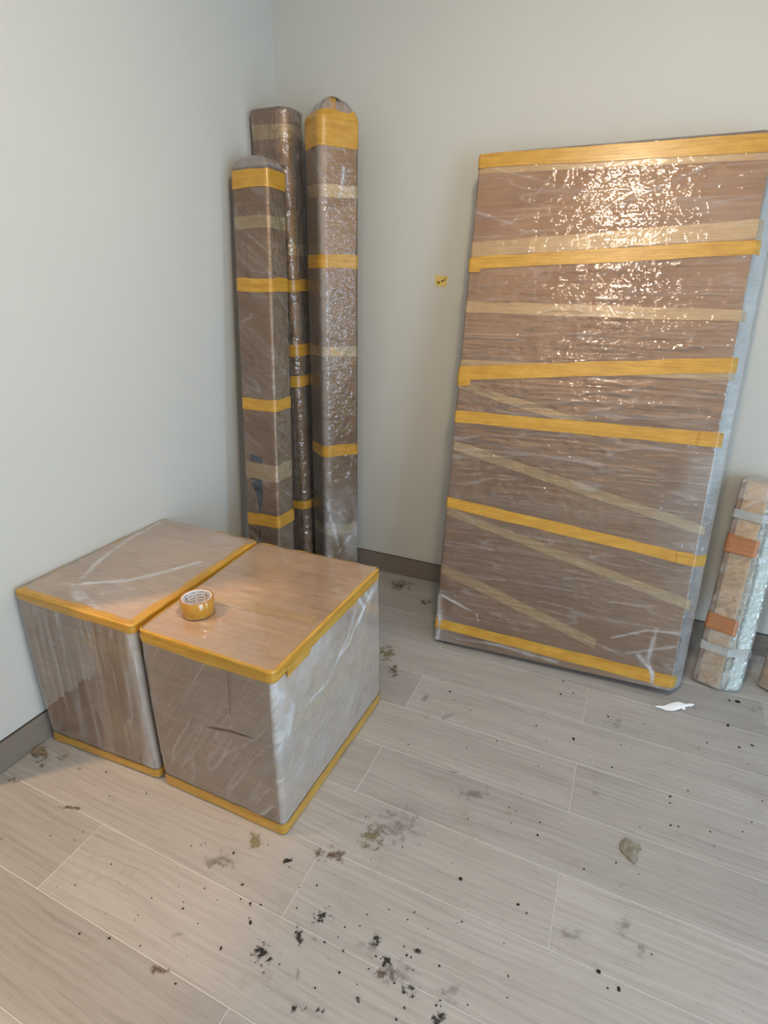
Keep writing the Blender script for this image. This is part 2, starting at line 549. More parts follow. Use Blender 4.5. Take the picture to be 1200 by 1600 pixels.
FULL = tile_mesh(-TL_ / 2 + GR, TL_ / 2 - GR, -ROW / 2 + GR, ROW / 2 - GR)
FULL.materials.append(M['tile'])
r_first = int(math.floor((ROOM_Y - SEAM_A) / ROW)) - 1
for r in range(r_first, 6):
    y0, y1 = SEAM_A + r * ROW, SEAM_A + (r + 1) * ROW
    cy0, cy1 = max(y0, ROOM_Y), min(y1, -0.001)
    if cy1 - cy0 < 0.01:
        continue
    xa = 0.0
    if DOOR_Y1 < (y0 + y1) / 2 < DOOR_Y0:
        xa = HX
    elif (y0 + y1) / 2 <= DOOR_Y1 or (y0 + y1) / 2 >= DOOR_Y0:
        xa = 0.0
    x = JX - 5 * TL_ + (TL_ / 2 if r % 2 else 0.0)
    while x < ROOM_X:
        cx0, cx1 = max(x, xa), min(x + TL_, ROOM_X)
        if cx1 - cx0 > 0.01:
            if cx1 - cx0 > TL_ - 1e-4 and cy1 - cy0 > ROW - 1e-4:
                me = FULL
                o = link('floor_tile', me, None, floor)
                o.location = (x + TL_ / 2, (y0 + y1) / 2, 0)
            else:
                ox, oy = x + TL_ / 2, (y0 + y1) / 2
                o = link('floor_tile', tile_mesh(cx0 + GR - ox, cx1 - GR - ox, cy0 + GR - oy, cy1 - GR - oy), M['tile'], floor)
                o.location = (ox, oy, 0)
            tv = 1.0 + rng.uniform(-0.06, 0.06)
            key = (r, round((x - JX) / TL_ * 2))
            tv = {(-6, -2): 0.84, (-5, -3): 0.93, (-5, -1): 1.03, (-1, 1): 0.95, (-4, 0): 1.0}.get(key, tv)
            o.color = (tv, tv, tv, 1)
        x += TL_
# hallway floor tiles stay beyond the doorway
o = structure(box_obj('trim_1', (HX, -T, -4.05, -0.95, -0.0012, -0.0002), M['tile']))

# skirting: tile strips with a pale edge and a dark gap above


def skirting(name, axis, a0, a1, joints, mat):
    cuts = [a0] + joints + [a1]
    h, th = 0.100, 0.011
    if axis == 'x':
        root = box_obj(name, (a0, a1, -0.004, 0, 0, h + 0.0035), M['joint'])
    else:
        root = box_obj(name, (0, 0.004, a0, a1, 0, h + 0.0035), M['joint'])
    structure(root)
    for u, v in zip(cuts[:-1], cuts[1:]):
        if axis == 'x':
            box_obj('skirting_tile', (u + 0.0008, v - 0.0008, -th, 0.0, 0.0012, h), mat, root, 0.0014, loc=((u + v) / 2, -th, h / 2))
        else:
            box_obj('skirting_tile', (0.0, th, u + 0.0008, v - 0.0008, 0.0012, h), mat, root, 0.0014, loc=(th, (u + v) / 2, h / 2))
    return root


skirting('baseboard_back', 'x', 0.0115, ROOM_X, [1.216, 2.420], M['skirt_x'])
skirting('baseboard_left', 'y', DOOR_Y0, -0.0005, [-1.205], M['skirt_y'])

# ceiling downlight (its light is the room's warm lamp)


def downlight(name, label, loc):
    t = thing(name, label, 'ceiling light', (loc[0], loc[1], ROOM_Z))
    for nm, r0, r1, z0, z1, mt in (('ring', 0.088, 0.105, -0.014, 0.0, M['lamp_ring']),):
        V = []; F = []
        n = 32
        for i in range(n):
            a = 2 * math.pi * i / n
            c, s = math.cos(a), math.sin(a)
            V += [(r1 * c, r1 * s, z1), (r1 * c, r1 * s, z0 + 0.004), (r1 * c * 0.97, r1 * s * 0.97, z0), (r0 * c, r0 * s, z0), (r0 * c, r0 * s, z1)]
            j = (i + 1) % n
            for q in range(4):
                F.append((i * 5 + q, j * 5 + q, j * 5 + q + 1, i * 5 + q + 1))
        link(nm, mesh_from(nm, V, F), mt, t)
    V = [(0.088 * math.cos(2 * math.pi * i / 32), 0.088 * math.sin(2 * math.pi * i / 32), -0.010) for i in range(32)]
    link('diffuser', mesh_from('diffuser', V, [tuple(range(31, -1, -1))]), M['glow'], t)
    return t


downlight('ceiling_lamp', 'round warm white downlight on the ceiling above the boxes', LAMP)
downlight('ceiling_lamp', 'second round warm white downlight, on the ceiling behind the camera', LAMP_2)
downlight('ceiling_lamp', 'round warm downlight on the ceiling of the hallway beyond the doorway', HALL_LAMP)

# ------------------------------------------------------------------ wrapped packages


class Prism:
    """four-cornered package (bottom ring b, top ring t: FL, FR, BR, BL) sampled round its rounded perimeter"""

    def __init__(self, b, t, rad=0.006, step=0.006):
        self.b = np.array(b, float); self.t = np.array(t, float)
        self.H = np.linalg.norm(self.t.mean(0) - self.b.mean(0))
        m = (self.b + self.t) / 2
        L = [np.linalg.norm((m[(i + 1) % 4] - m[i])[:2]) for i in range(4)]
        self.L = L
        cols = []; s0 = 0.0
        na = 5 if step < 0.03 else 2
        for i in range(4):
            r = min(rad[i] if isinstance(rad, tuple) else rad, 0.45 * min(L[i], L[i - 1]))
            for k in range(na):                      # arc at corner i
                cols.append(('a', i, k / (na - 1), r, s0 + (k / (na - 1) - 0.5) * r))
            r2 = min(rad[(i + 1) % 4] if isinstance(rad, tuple) else rad, 0.45 * min(L[i], L[(i + 1) % 4]))
            n = max(1, int((L[i] - r - r2) / step))
            for k in range(1, n):
                cols.append(('e', i, r + (L[i] - r - r2) * k / n, r, s0 + r + (L[i] - r - r2) * k / n))
            s0 += L[i]
        self.per = s0
        self.cols = cols
        self.n = len(cols)
        self.s = np.array([c[4] for c in cols])
        self.side = np.array([c[1] for c in cols])
        self.R0, self.N0 = self._ring(self.b)
        self.R1, self.N1 = self._ring(self.t)
        self.N = self.N0 + self.N1
        self.N /= np.linalg.norm(self.N, axis=1)[:, None]

    def _ring(self, q):
        e = [(q[(i + 1) % 4] - q[i])[:2] for i in range(4)]
        l = [np.linalg.norm(v) for v in e]
        d = [v / n for v, n in zip(e, l)]
        nm = [np.array([v[1], -v[0]]) for v in d]
        A = np.c_[q[:, :2], np.ones(4)]
        pl = np.linalg.lstsq(A, q[:, 2], rcond=None)[0]
        P = []; N = []
        m = (self.b + self.t) / 2
        for typ, i, a, r, s in self.cols:
            if typ == 'a':
                n0, n1 = nm[i - 1], nm[i]
                cr = n0[0] * n1[1] - n0[1] * n1[0]
                dt = float(n0 @ n1)
                ang = math.atan2(cr, dt)
                c = q[i][:2] - (n0 + n1) * r / (1 + dt)
                th = ang * a
                nn = np.array([n0[0] * math.cos(th) - n0[1] * math.sin(th), n0[0] * math.sin(th) + n0[1] * math.cos(th)])
                p2 = c + nn * r
            else:
                f = a / self.L[i]
                p2 = q[i][:2] + e[i] * f
                nn = nm[i]
            P.append((p2[0], p2[1], pl[0] * p2[0] + pl[1] * p2[1] + pl[2])); N.append((nn[0], nn[1], 0))
        return np.array(P), np.array(N)

    def at(self, v, off=0.0):
        """v: scalar or per-column array, returns ring points"""
        v = np.asarray(v, float).reshape(-1, 1) if np.ndim(v) else v
        return self.R0 * (1 - v) + self.R1 * v + self.N * (off if np.ndim(off) == 0 else np.asarray(off)[:, None])


def grid_faces(nr, nc, closed, base=0):
    F = []
    for i in range(nr - 1):
        a = base + i * nc; b = a + nc
        for j in range(nc if closed else nc - 1):
            k = (j + 1) % nc
            F.append((a + j, a + k, b + k, b + j))
    return F


def shell(P, off=0.0, vstep=0.006, cap_step=0.008, dome=0.0, bottom=True, bulge=0.0, dome_pow=2.0):
    """points, faces, uv, normals, height parameter of a package skin"""
    H = P.H
    nv = max(2, int(H / vstep))
    vs = np.linspace(0, 1 - 0.004 / H, nv)
    rings = []; uv = []; nor = []; vv = []; kind = []
    for v in vs:
        bl = bulge * 4 * v * (1 - v) if bulge else 0.0
        rings.append(P.at(v, off + bl)); uv.append(np.c_[P.s, np.full(P.n, v * H)])
        nor.append(P.N); vv.append(np.full(P.n, v)); kind.append(np.zeros(P.n))
    c = P.R1.mean(0)
    half = 0.5 * min(P.L[0], P.L[1])
    nk = max(3, int(half / cap_step))
    ks = [1 - 0.003 / half] + list(np.linspace(1 - 0.006 / half, 0.02, nk))
    for k in ks:
        q = c + (P.R1 - c) * k
        zz = off * (0.7 if k == ks[0] else 1.0) + dome * (1 - k ** dome_pow)
        q = q + np.array([0, 0, 1.0]) * zz
        rings.append(q); uv.append(q[:, :2] + 7.0)
        nor.append(np.tile(np.array([0, 0, 1.0]), (P.n, 1))); vv.append(np.ones(P.n)); kind.append(np.ones(P.n))
    V = np.vstack(rings); UV = np.vstack(uv); N = np.vstack(nor)
    F = grid_faces(len(rings), P.n, True)
    last = (len(rings) - 1) * P.n
    F.append(tuple(last + j for j in range(P.n)))
    if bottom:
        F.append(tuple(range(P.n - 1, -1, -1)))
    return V, F, UV, N, np.concatenate(vv), np.concatenate(kind)


def body(name, P, mat, root, dome=0.0, bulge=0.0, dome_pow=2.0):
    V, F, UV, N, v, k = shell(P, 0.0, 0.05, 0.012 if dome else 0.05, dome, True, bulge, dome_pow)
    o = link(name, mesh_from(name, V - np.array(root.location), F, UV), mat, root)
    return o


def wrap(P, mat, root, off=0.0016, vstep=0.006, cap_step=0.008, dome=0.0, angle=0.0, freq=(5, 60), amp=0.0008, seed=1,
         haze=0.03, haze_fn=None, creases=(), bulge=0.0, cap_angle=None, dome_pow=2.0, lump=0.0, bottom=False, streak=0.04, shift=(0, 0)):
    V, F, UV, N, v, kd = shell(P, off, vstep, cap_step, dome, bottom, bulge, dome_pow)
    ca, sa = math.cos(angle), math.sin(angle)
    U = UV.copy()
    U[:, 0] = UV[:, 0] * ca + UV[:, 1] * sa
    U[:, 1] = -UV[:, 0] * sa + UV[:, 1] * ca
    if cap_angle is not None:
        cc, sc_ = math.cos(cap_angle), math.sin(cap_angle)
        m = kd > 0.5
        U[m, 0] = UV[m, 0] * cc + UV[m, 1] * sc_
        U[m, 1] = -UV[m, 0] * sc_ + UV[m, 1] * cc
    n = fbm(U[:, 0] * freq[0], U[:, 1] * freq[1], seed, 3)
    rd = 1 - np.abs(fbm(U[:, 0] * freq[0] * 0.7, U[:, 1] * freq[1] * 0.5, seed + 5, 2)) * 2
    d = amp * n + amp * 0.9 * np.clip(rd - 0.72, 0, 1) * 3
    if lump:
        d = d + lump * fbm(U[:, 0] * 14, U[:, 1] * 14, seed + 31, 3)
    hz = haze + streak * np.clip(fbm(U[:, 0] * 2.5, U[:, 1] * 40, seed + 9, 3) + 0.1, 0, 1) + 0.10 * np.clip(rd - 0.86, 0, 1) * 7
    if haze_fn is not None:
        hz = hz + haze_fn(V, U, v, kd)
    for pts, width, ha, hh in creases:
        dist = np.full(len(V), 9.0)
        for a, b in zip(pts[:-1], pts[1:]):
            dist = np.minimum(dist, seg_dist(V, a, b))
        wv = 0.75 + 0.5 * noise(V[:, 0] * 25 + V[:, 1] * 19, V[:, 2] * 25, seed + 3)
        g = np.exp(-(dist / (width * wv)) ** 2)
        d = d + hh * g
        hz = hz + ha * g
    V = V + N * d[:, None]
    me = mesh_from('plastic_wrap', V - np.array(root.location), F, U, {'haze': np.clip(hz, 0, 0.95)})
    return link('plastic_wrap', me, mat, root, True)


def band(P, root, v0, v1, off, mat, name='tape', srange=None, fold=0.0, wob=0.0, seed=0, nk=4, bulge=0.0, fold_sides=(0, 1)):
    """tape strip on the package skin; v0, v1 lower/upper edge as height fractions: number, or (s -> value)"""
    s = P.s
    f0 = v0(s) if callable(v0) else np.full(P.n, float(v0))
    f1 = v1(s) if callable(v1) else np.full(P.n, float(v1))
    if wob:
        wv = wob * noise(s * 9, s * 0 + seed, seed) / P.H
        f0 = f0 + wv; f1 = f1 + wv * 0.6 + wob * 0.5 * noise(s * 23, s * 0 + 3, seed + 4) / P.H
    idx = np.arange(P.n); closed = True
    ss = s
    if srange is not None:
        a, b = srange
        per = P.per
        su = (s - a) % per
        idx = np.where(su <= b - a)[0]
        idx = idx[np.argsort(su[idx])]
        closed = False
        # heights must follow the unwrapped parameter
        ss = a + su
        f0 = v0(ss) if callable(v0) else f0
        f1 = v1(ss) if callable(v1) else f1
        if wob:
            f0 = f0 + wob * noise(ss * 9, ss * 0 + seed, seed) / P.H
            f1 = f1 + wob * noise(ss * 11, ss * 0 + seed, seed + 2) / P.H
    rows = []; uvs = []
    for k in range(nk):
        t = k / (nk - 1)
        v = f0 + (f1 - f0) * t
        bl = bulge * 4 * v * (1 - v) if bulge else 0.0
        rows.append(P.at(v, off + bl)); uvs.append(np.c_[ss, v * P.H])
    if fold:
        c = P.R1.mean(0)
        on = np.isin(P.side, fold_sides).astype(float)
        on = np.convolve(np.r_[on[-4:], on, on[:4]], np.ones(9) / 9, 'valid')
        zo = np.c_[np.zeros(P.n), np.zeros(P.n), off * on - 0.002 * (1 - on)]
        rows.append(P.R1 + P.N * (off * 0.75 * on)[:, None] + zo * 0.75); uvs.append(np.c_[ss, np.full(P.n, P.H + 0.003)])
        for e in (0.25, 0.6, 1.0):
            ee = on * fold * e * (1 + 0.25 * noise(s * 20, s * 0, seed + 8))
            rows.append(P.R1 - P.N * ee[:, None] + zo); uvs.append(np.c_[ss, P.H + ee])
    V = np.vstack([r[idx] for r in rows]); UV = np.vstack([u[idx] for u in uvs])
    F = grid_faces(len(rows), len(idx), closed)
    me = mesh_from(name, V - np.array(root.location), F, UV)
    o = link(name, me, mat, root, True)
    return o


def dome_band(P, root, k0, k1, off, dome, pw, mat, seed=0):
    """tape pressed over the shoulder of a domed top"""
    c = P.R1.mean(0)
    rows = []; uvs = []
    for i in range(7):
        f = i / 6
        k = k0 + (k1 - k0) * f + 0.05 * f * noise(P.s * 30, P.s * 0 + seed, seed)
        q = c + (P.R1 - c) * k[:, None] if np.ndim(k) else c + (P.R1 - c) * k
        q = q + np.c_[np.zeros(P.n), np.zeros(P.n), off + dome * (1 - k ** pw) - (0.008 if i == 0 else 0.0)] + P.N * off
        rows.append(q); uvs.append(np.c_[P.s, np.full(P.n, 3 + f * 0.04)])
    V = np.vstack(rows)
    return link('tape', mesh_from('tape', V - np.array(root.location), grid_faces(7, P.n, True), np.vstack(uvs)), mat, root, True)


def lin(a, b, W):
    return lambda s: a + (b - a) * s / W


def shiftpts(q, dz):
    return [(x, y, z + dz) for x, y, z in q]


# ---- large flat package leaning on the back wall
def big_panel():
    t = thing('flat_package', 'tall wide flat brown package with many yellow tape bands, leaning on the back wall', 'package', (1.45, -0.42, 0))
    BL = np.array([1.008, -0.504, 0.016]); BR = np.array([1.933, -0.458, 0.030])
    TL = np.array([0.962, -0.132, 1.883]); TR = np.array([1.887, -0.086, 1.897])
    up = TL - BL; up /= np.linalg.norm(up)
    ex = BR - BL; ex /= np.linalg.norm(ex)
    nb = np.cross(up, ex); nb /= np.linalg.norm(nb)       # into the package
    if nb[1] < 0:
        nb = -nb
    th = 0.070
    B = Prism([BL, BR, BR + nb * th, BL + nb * th], [TL, TR, TR + nb * th, TL + nb * th], 0.004, 0.05)
    body('cardboard_cover', B, M['board'], t)
    wing = ex * 0.062
    fb = [BL, BR, BR + nb * (th + 0.002) + wing * 0.75, BL + nb * (th + 0.002)]
    ft = [TL, TR, TR + nb * (th + 0.002) + wing, TL + nb * (th + 0.002)]
    P = Prism(fb, ft, 0.005, 0.006)
    W = np.linalg.norm(BR - BL)

    def on(u, v):
        return tuple(BL + (BR - BL) * u + (TL - BL) * v)

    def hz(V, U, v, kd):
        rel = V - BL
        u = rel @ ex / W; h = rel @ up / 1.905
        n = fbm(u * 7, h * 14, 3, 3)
        right = np.clip((u - 0.80) / 0.2, 0, 1) * np.clip(1 - np.abs(h - 0.42) / 0.33, 0, 1)  # whitish patch painted in for a window's reflection in the film
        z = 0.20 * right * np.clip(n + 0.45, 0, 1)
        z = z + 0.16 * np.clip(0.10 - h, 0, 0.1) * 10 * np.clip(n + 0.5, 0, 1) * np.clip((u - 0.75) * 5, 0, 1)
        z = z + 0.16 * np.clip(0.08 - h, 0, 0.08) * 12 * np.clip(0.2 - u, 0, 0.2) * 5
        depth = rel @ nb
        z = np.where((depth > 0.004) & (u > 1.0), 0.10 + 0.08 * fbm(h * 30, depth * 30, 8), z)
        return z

    cr = []
    for pts, wd, ha, hh in (([(-.005, .899), (.154, .873), (.301, .963)], .004, .22, .0012), ([(-.03, .986), (.452, .916)], .004, .16, .0012),
                            ([(.397, .869), (.893, .968)], .004, .26, .0015), ([(.016, .107), (.186, .078), (.208, .043), (.259, .011)], .004, .4, .002),
                            ([(.75, .085), (.876, .115), (.991, .121)], .006, .35, .002), ([(.0, .10), (.02, .05), (.015, 0)], .012, .25, .0015),
                            ([(.86, .06), (.93, .03), (.95, .005)], .007, .3, .002), ([(.91, .12), (.90, .06), (.93, .01)], .008, .3, .002),
                            ([(.60, .075), (.80, .055), (.99, .095)], .004, .22, .0012), ([(.10, .012), (.30, .018), (.55, .008)], .007, .25, .0015),
                            ([(.72, .16), (.88, .165)], .004, .15, .001)):
        cr.append(([on(*p) for p in pts], wd, ha, hh))
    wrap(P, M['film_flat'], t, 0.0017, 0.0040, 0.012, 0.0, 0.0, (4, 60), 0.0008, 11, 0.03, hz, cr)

    def tp(vl0, vl1, vr0, vr1, mat, off, a=-0.03, b=None, seed=0, wob=0.002):
        b = W + 0.035 if b is None else b
        return band(P, t, lin(vl0, vr0, W), lin(vl1, vr1, W), off, mat, 'tape', (a, b), 0, wob, seed)
    Y, PL = M['tape'], M['tape_pale']
    tp(.9755, .9995, .9664, .9951, Y, .0030, seed=1)
    tp(.9655, .9765, .9548, .9670, PL, .0008, seed=2)
    tp(.7905, .8145, .8087, .8328, Y, .0030, seed=3)
    tp(.8144, .8407, .8347, .8650, PL, .0009, seed=4)
    tp(.7096, .7315, .7003, .7193, PL, .0012, seed=5)
    tp(.5760, .6031, .6138, .6410, Y, .0030, -.05, seed=6)
    tp(.5990, .6180, .6000, .6160, PL, .0008, seed=7)
    tp(.5601, .5753, .4400, .4600, PL, .0014, -.02, W * 0.66, seed=8)
    tp(.4895, .5146, .4833, .5087, Y, .0030, seed=9)
    tp(.4315, .4525, .3206, .3384, PL, .0013, seed=10)
    tp(.3075, .3303, .2577, .2802, Y, .0030, -.04, W + 0.085, seed=11)
    tp(.2911, .3089, .1714, .1917, PL, .0012, seed=12)
    tp(.1583, .1812, .0100, .0300, PL, .0008, -.02, W * 0.70, seed=13)
    tp(.0301, .0520, .0069, .0329, Y, .0030, seed=14)
    # torn tape ends folded over the bands
    for u0, u1, va, vb in ((-.02, .030, .974, .9975), (-.02, .045, .786, .812), (.935, .985, .006, .033), (.935, .99, .259, .283), (.93, .985, .482, .508)):
        band(P, t, va, vb, .0051, Y, 'tape_end', (u0 * W, u1 * W), 0, .0015, 21)
    # bunched knot of tape at the left edge
    band(P, t, .567, .600, .0062, Y, 'tape_end', (-.035, .05), 0, .006, 33)
    band(P, t, .572, .596, .0078, Y, 'tape_end', (-.03, .035), 0, .007, 37)
    return t


big_panel()


# ---- two box packages in front
def top_band(P, root, h, w, off, seed, fold, n=3):
    H = P.H
    for k in range(n):
        band(P, root, (H - w + 0.004 * k) / H, (H - 0.001) / H if k == 0 else (H - 0.004 * k) / H, off + 0.0007 * k, M['tape'], 'tape', None,
             fold if k == 0 else 0.0, 0.0035, seed + k)


def box_left():
    b = [(0.030, -1.571, 0.004), (0.470, -1.546, 0.004), (0.449, -0.945, 0.004), (0.016, -0.950, 0.004)]
    tt = [(0.016, -1.560, 0.566), (0.468, -1.543, 0.557), (0.447, -0.944, 0.555), (0.006, -0.945, 0.566)]
    t = thing('wrapped_box', 'left of the two film-wrapped brown boxes, against the left wall with nothing on its lid', 'box', (0.24, -1.25, 0))
    P = Prism(b, tt, 0.012, 0.006)
    body('carton', Prism(b, tt, 0.010, 0.05), M['board_box'], t, 0, 0.004)
    z = 0.563

    def hz(V, U, v, kd):
        front = (V[:, 1] < -1.53) & (kd < 0.5)
        st = np.clip(fbm(V[:, 0] * 60, V[:, 2] * 3, 4, 3) + 0.15, 0, 1)
        h = np.where(front, 0.18 * st, 0.0)
        h = h + np.where(front, 0.22 * np.exp(-((V[:, 0] - 0.455) / 0.018) ** 2), 0)
        h = h + np.where(kd > 0.5, 0.10 + 0.10 * np.clip(fbm(V[:, 0] * 9, V[:, 1] * 9, 6, 3), 0, 1), 0)
        return h
    cr = [([(0.150, -1.466, z), (0.087, -1.333, z), (0.033, -1.136, z), (0.020, -0.985, z)], .008, .42, .0012),
          ([(0.140, -1.462, z), (0.267, -1.366, z), (0.328, -1.267, z), (0.397, -1.132, z)], .010, .42, .0012),
          ([(0.145, -1.464, z), (0.20, -1.505, z), (0.232, -1.510, z)], .010, .35, .001),
          ([(0.145, -1.464, z), (0.262, -1.500, z), (0.332, -1.529, z)], .006, .25, .001),
          ([(0.030, -1.485, z), (0.105, -1.480, z), (0.13, -1.462, z)], .005, .30, .001),
          ([(0.03, -1.44, z), (0.10, -1.462, z), (0.14, -1.462, z)], .004, .18, .001)]
    wrap(P, M['film_box'], t, 0.0017, 0.006, 0.007, 0.0, math.pi / 2, (4, 60), 0.0007, 21, 0.03, hz, cr, 0.004, cap_angle=0.6)
    top_band(P, t, z, 0.024, 0.0031, 41, 0.022, 3)
    for k in range(2):
        band(P, t, 0.002, (0.034 - 0.005 * k) / P.H, 0.0031 + 0.0006 * k, M['tape'], 'tape', None, 0, 0.003, 51 + k, bulge=0.004)
    band(P, t, (P.H - 0.115) / P.H, (P.H - 0.068) / P.H, 0.0009, M['tape_pale'], 'tape', (0.18, 0.52), 0, 0.002, 57, bulge=0.004)
    return t


def box_right():
    b = [(0.500, -1.548, 0.004), (0.931, -1.545, 0.004), (0.947, -0.939, 0.004), (0.466, -0.950, 0.004)]
    tt = [(0.493, -1.541, 0.555), (0.930, -1.543, 0.556), (0.938, -0.938, 0.557), (0.461, -0.951, 0.556)]
    t = thing('wrapped_box', 'right of the two film-wrapped brown boxes, with the roll of tape on its lid', 'box', (0.71, -1.245, 0))
    P = Prism(b, tt, 0.014, 0.006)
    body('carton', Prism(b, tt, 0.012, 0.05), M['board_box'], t, 0, 0.004)

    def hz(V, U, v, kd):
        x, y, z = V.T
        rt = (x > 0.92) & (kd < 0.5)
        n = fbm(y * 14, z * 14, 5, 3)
        a = np.where(rt, 0.12 + 0.08 * np.clip(n + 0.2, 0, 1), 0)  # right side whitened: bunched film plus painted-in window glimmer
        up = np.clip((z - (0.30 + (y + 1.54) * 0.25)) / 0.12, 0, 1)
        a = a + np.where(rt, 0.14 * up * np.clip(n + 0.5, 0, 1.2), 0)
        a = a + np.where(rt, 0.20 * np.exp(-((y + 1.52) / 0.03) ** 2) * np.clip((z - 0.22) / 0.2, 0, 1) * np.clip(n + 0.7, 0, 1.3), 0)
        fr = (y < -1.52) & (kd < 0.5) & (~rt)
        cross = np.clip(fbm((x + z) * 150, (x - z) * 6, 3, 2), 0, 1) + np.clip(fbm((x - z) * 150, (x + z) * 6, 13, 2), 0, 1)
        a = a + np.where(fr, 0.05 + 0.025 * cross, 0)
        a = a + np.where(fr, 0.15 * np.exp(-((z - 0.07) / 0.03) ** 2) * np.clip(n + 0.3, 0, 1), 0)  # foot of the front whitened too, window glimmer painted over layered film
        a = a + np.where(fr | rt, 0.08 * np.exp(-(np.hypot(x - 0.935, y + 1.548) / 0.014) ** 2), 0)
        a = a + np.where(kd > 0.5, 0.05, 0)
        return a
    X_ = 0.940
    cr = [([(X_, -1.547, .430), (X_, -1.441, .361), (X_, -1.301, .354), (X_, -1.221, .402), (X_, -1.157, .443), (X_, -1.113, .498)], .005, .30, .0012),
          ([(X_, -1.221, .402), (X_, -1.18, .40), (X_, -1.12, .44), (X_, -0.996, .505)], .010, .25, .001),
          ([(X_, -1.547, .498), (X_, -1.50, .45), (X_, -1.47, .40), (X_, -1.50, .34)], .012, .2, .001),
          ([(X_, -1.10, .53), (X_, -1.06, .47), (X_, -1.10, .44)], .010, .4, .0014),
          ([(X_, -1.05, .52), (X_, -1.02, .48), (X_, -0.97, .50)], .010, .25, .001),
          ([(X_, -1.54, .37), (X_, -1.535, .294), (X_, -1.515, .184), (X_, -1.52, .05)], .005, .18, .001),
          ([(X_, -1.50, .20), (X_, -1.35, .235), (X_, -1.10, .30), (X_, -0.94, .33)], .0035, .22, .001),
          ([(X_, -1.48, .17), (X_, -1.25, .225), (X_, -0.94, .28)], .003, .18, .001),
          ([(.90, -1.549, .10), (.86, -1.549, .05), (.80, -1.549, .03)], .006, .25, .0015),
          ([(.52, -1.549, .46), (.53, -1.549, .40), (.545, -1.549, .43)], .003, .25, .001)]
    wrap(P, M['film_box'], t, 0.0017, 0.0055, 0.007, 0.0, math.radians(58), (5, 60), 0.0007, 25, 0.03, hz, cr, 0.004, cap_angle=0.15)
    top_band(P, t, .556, 0.036, 0.0031, 61, 0.004, 4)
    for k in range(2):
        band(P, t, 0.002, (0.040 - 0.006 * k) / P.H, 0.0031 + 0.0006 * k, M['tape'], 'tape', None, 0, 0.003, 71 + k, bulge=0.004)
    # tape strips under the film: across the right side and the lid
    W, D = P.L[0], P.L[1]
    band(P, t, lambda s: 0.60 + (s - W) / D * (-0.20), lambda s: 0.67 + (s - W) / D * (-0.17), 0.0009, M['tape_pale'], 'tape', (W - 0.01, W + D), 0, 0.001, 77, bulge=0.004)
    band(P, t, 0.915, 0.965, 0.0064, M['tape'], 'tape_end', (W + 0.05, W + 0.16), 0, 0.004, 83)
    # seam and crease lines of the carton's front, seen through the film
    for q in ([(.7965, .520), (.7985, .520), (.7915, .380), (.7895, .380)], [(.700, .304), (.740, .309), (.780, .319), (.825, .322), (.868, .331), (.825, .326), (.778, .324), (.738, .315)]):
        Vq = [(x - 0.71, -1.5515 + 1.245, z) for x, z in q]
        link('carton_seam', mesh_from('carton_seam', Vq, [tuple(range(len(Vq) - 1, -1, -1))]), M['seam'], t)
    V = []; UV = []
    for k in range(9):
        f = k / 8
        for e in (0, 1):
            V.append((0.53 + 0.375 * f - 0.71, -1.355 + 0.03 * f + 0.045 * e + 1.245, 0.5566 + 0.0008)); UV.append((f * 0.4, e * 0.045))
    link('tape', mesh_from('tape', V, [(2 * k, 2 * k + 2, 2 * k + 3, 2 * k + 1) for k in range(8)], UV), M['tape_pale'], t)
    return t


box_left()
box_right()


# ---- three tall post packages in the corner
def post(name, label, b, tt, rad, ang, seed, dome=0.0, dome_pow=2.0, haze=0.03, haze_fn=None, cr=(), bulge=0.0, lump=0.0006, film='film_post'):
    t = thing(name, label, 'package', (float(np.mean([p[0] for p in b])), float(np.mean([p[1] for p in b])), 0))
    P = Prism(b, tt, rad, 0.0055)
    body('carton', Prism(b, tt, rad, 0.02 if dome else 0.029), M['board_post'], t, dome * 0.93, bulge, dome_pow)
    wrap(P, M[film], t, 0.0018, 0.0065, 0.006, dome, ang, (7, 55), 0.0007, seed, haze, haze_fn, cr, bulge, dome_pow=dome_pow, lump=lump)
    return t, P


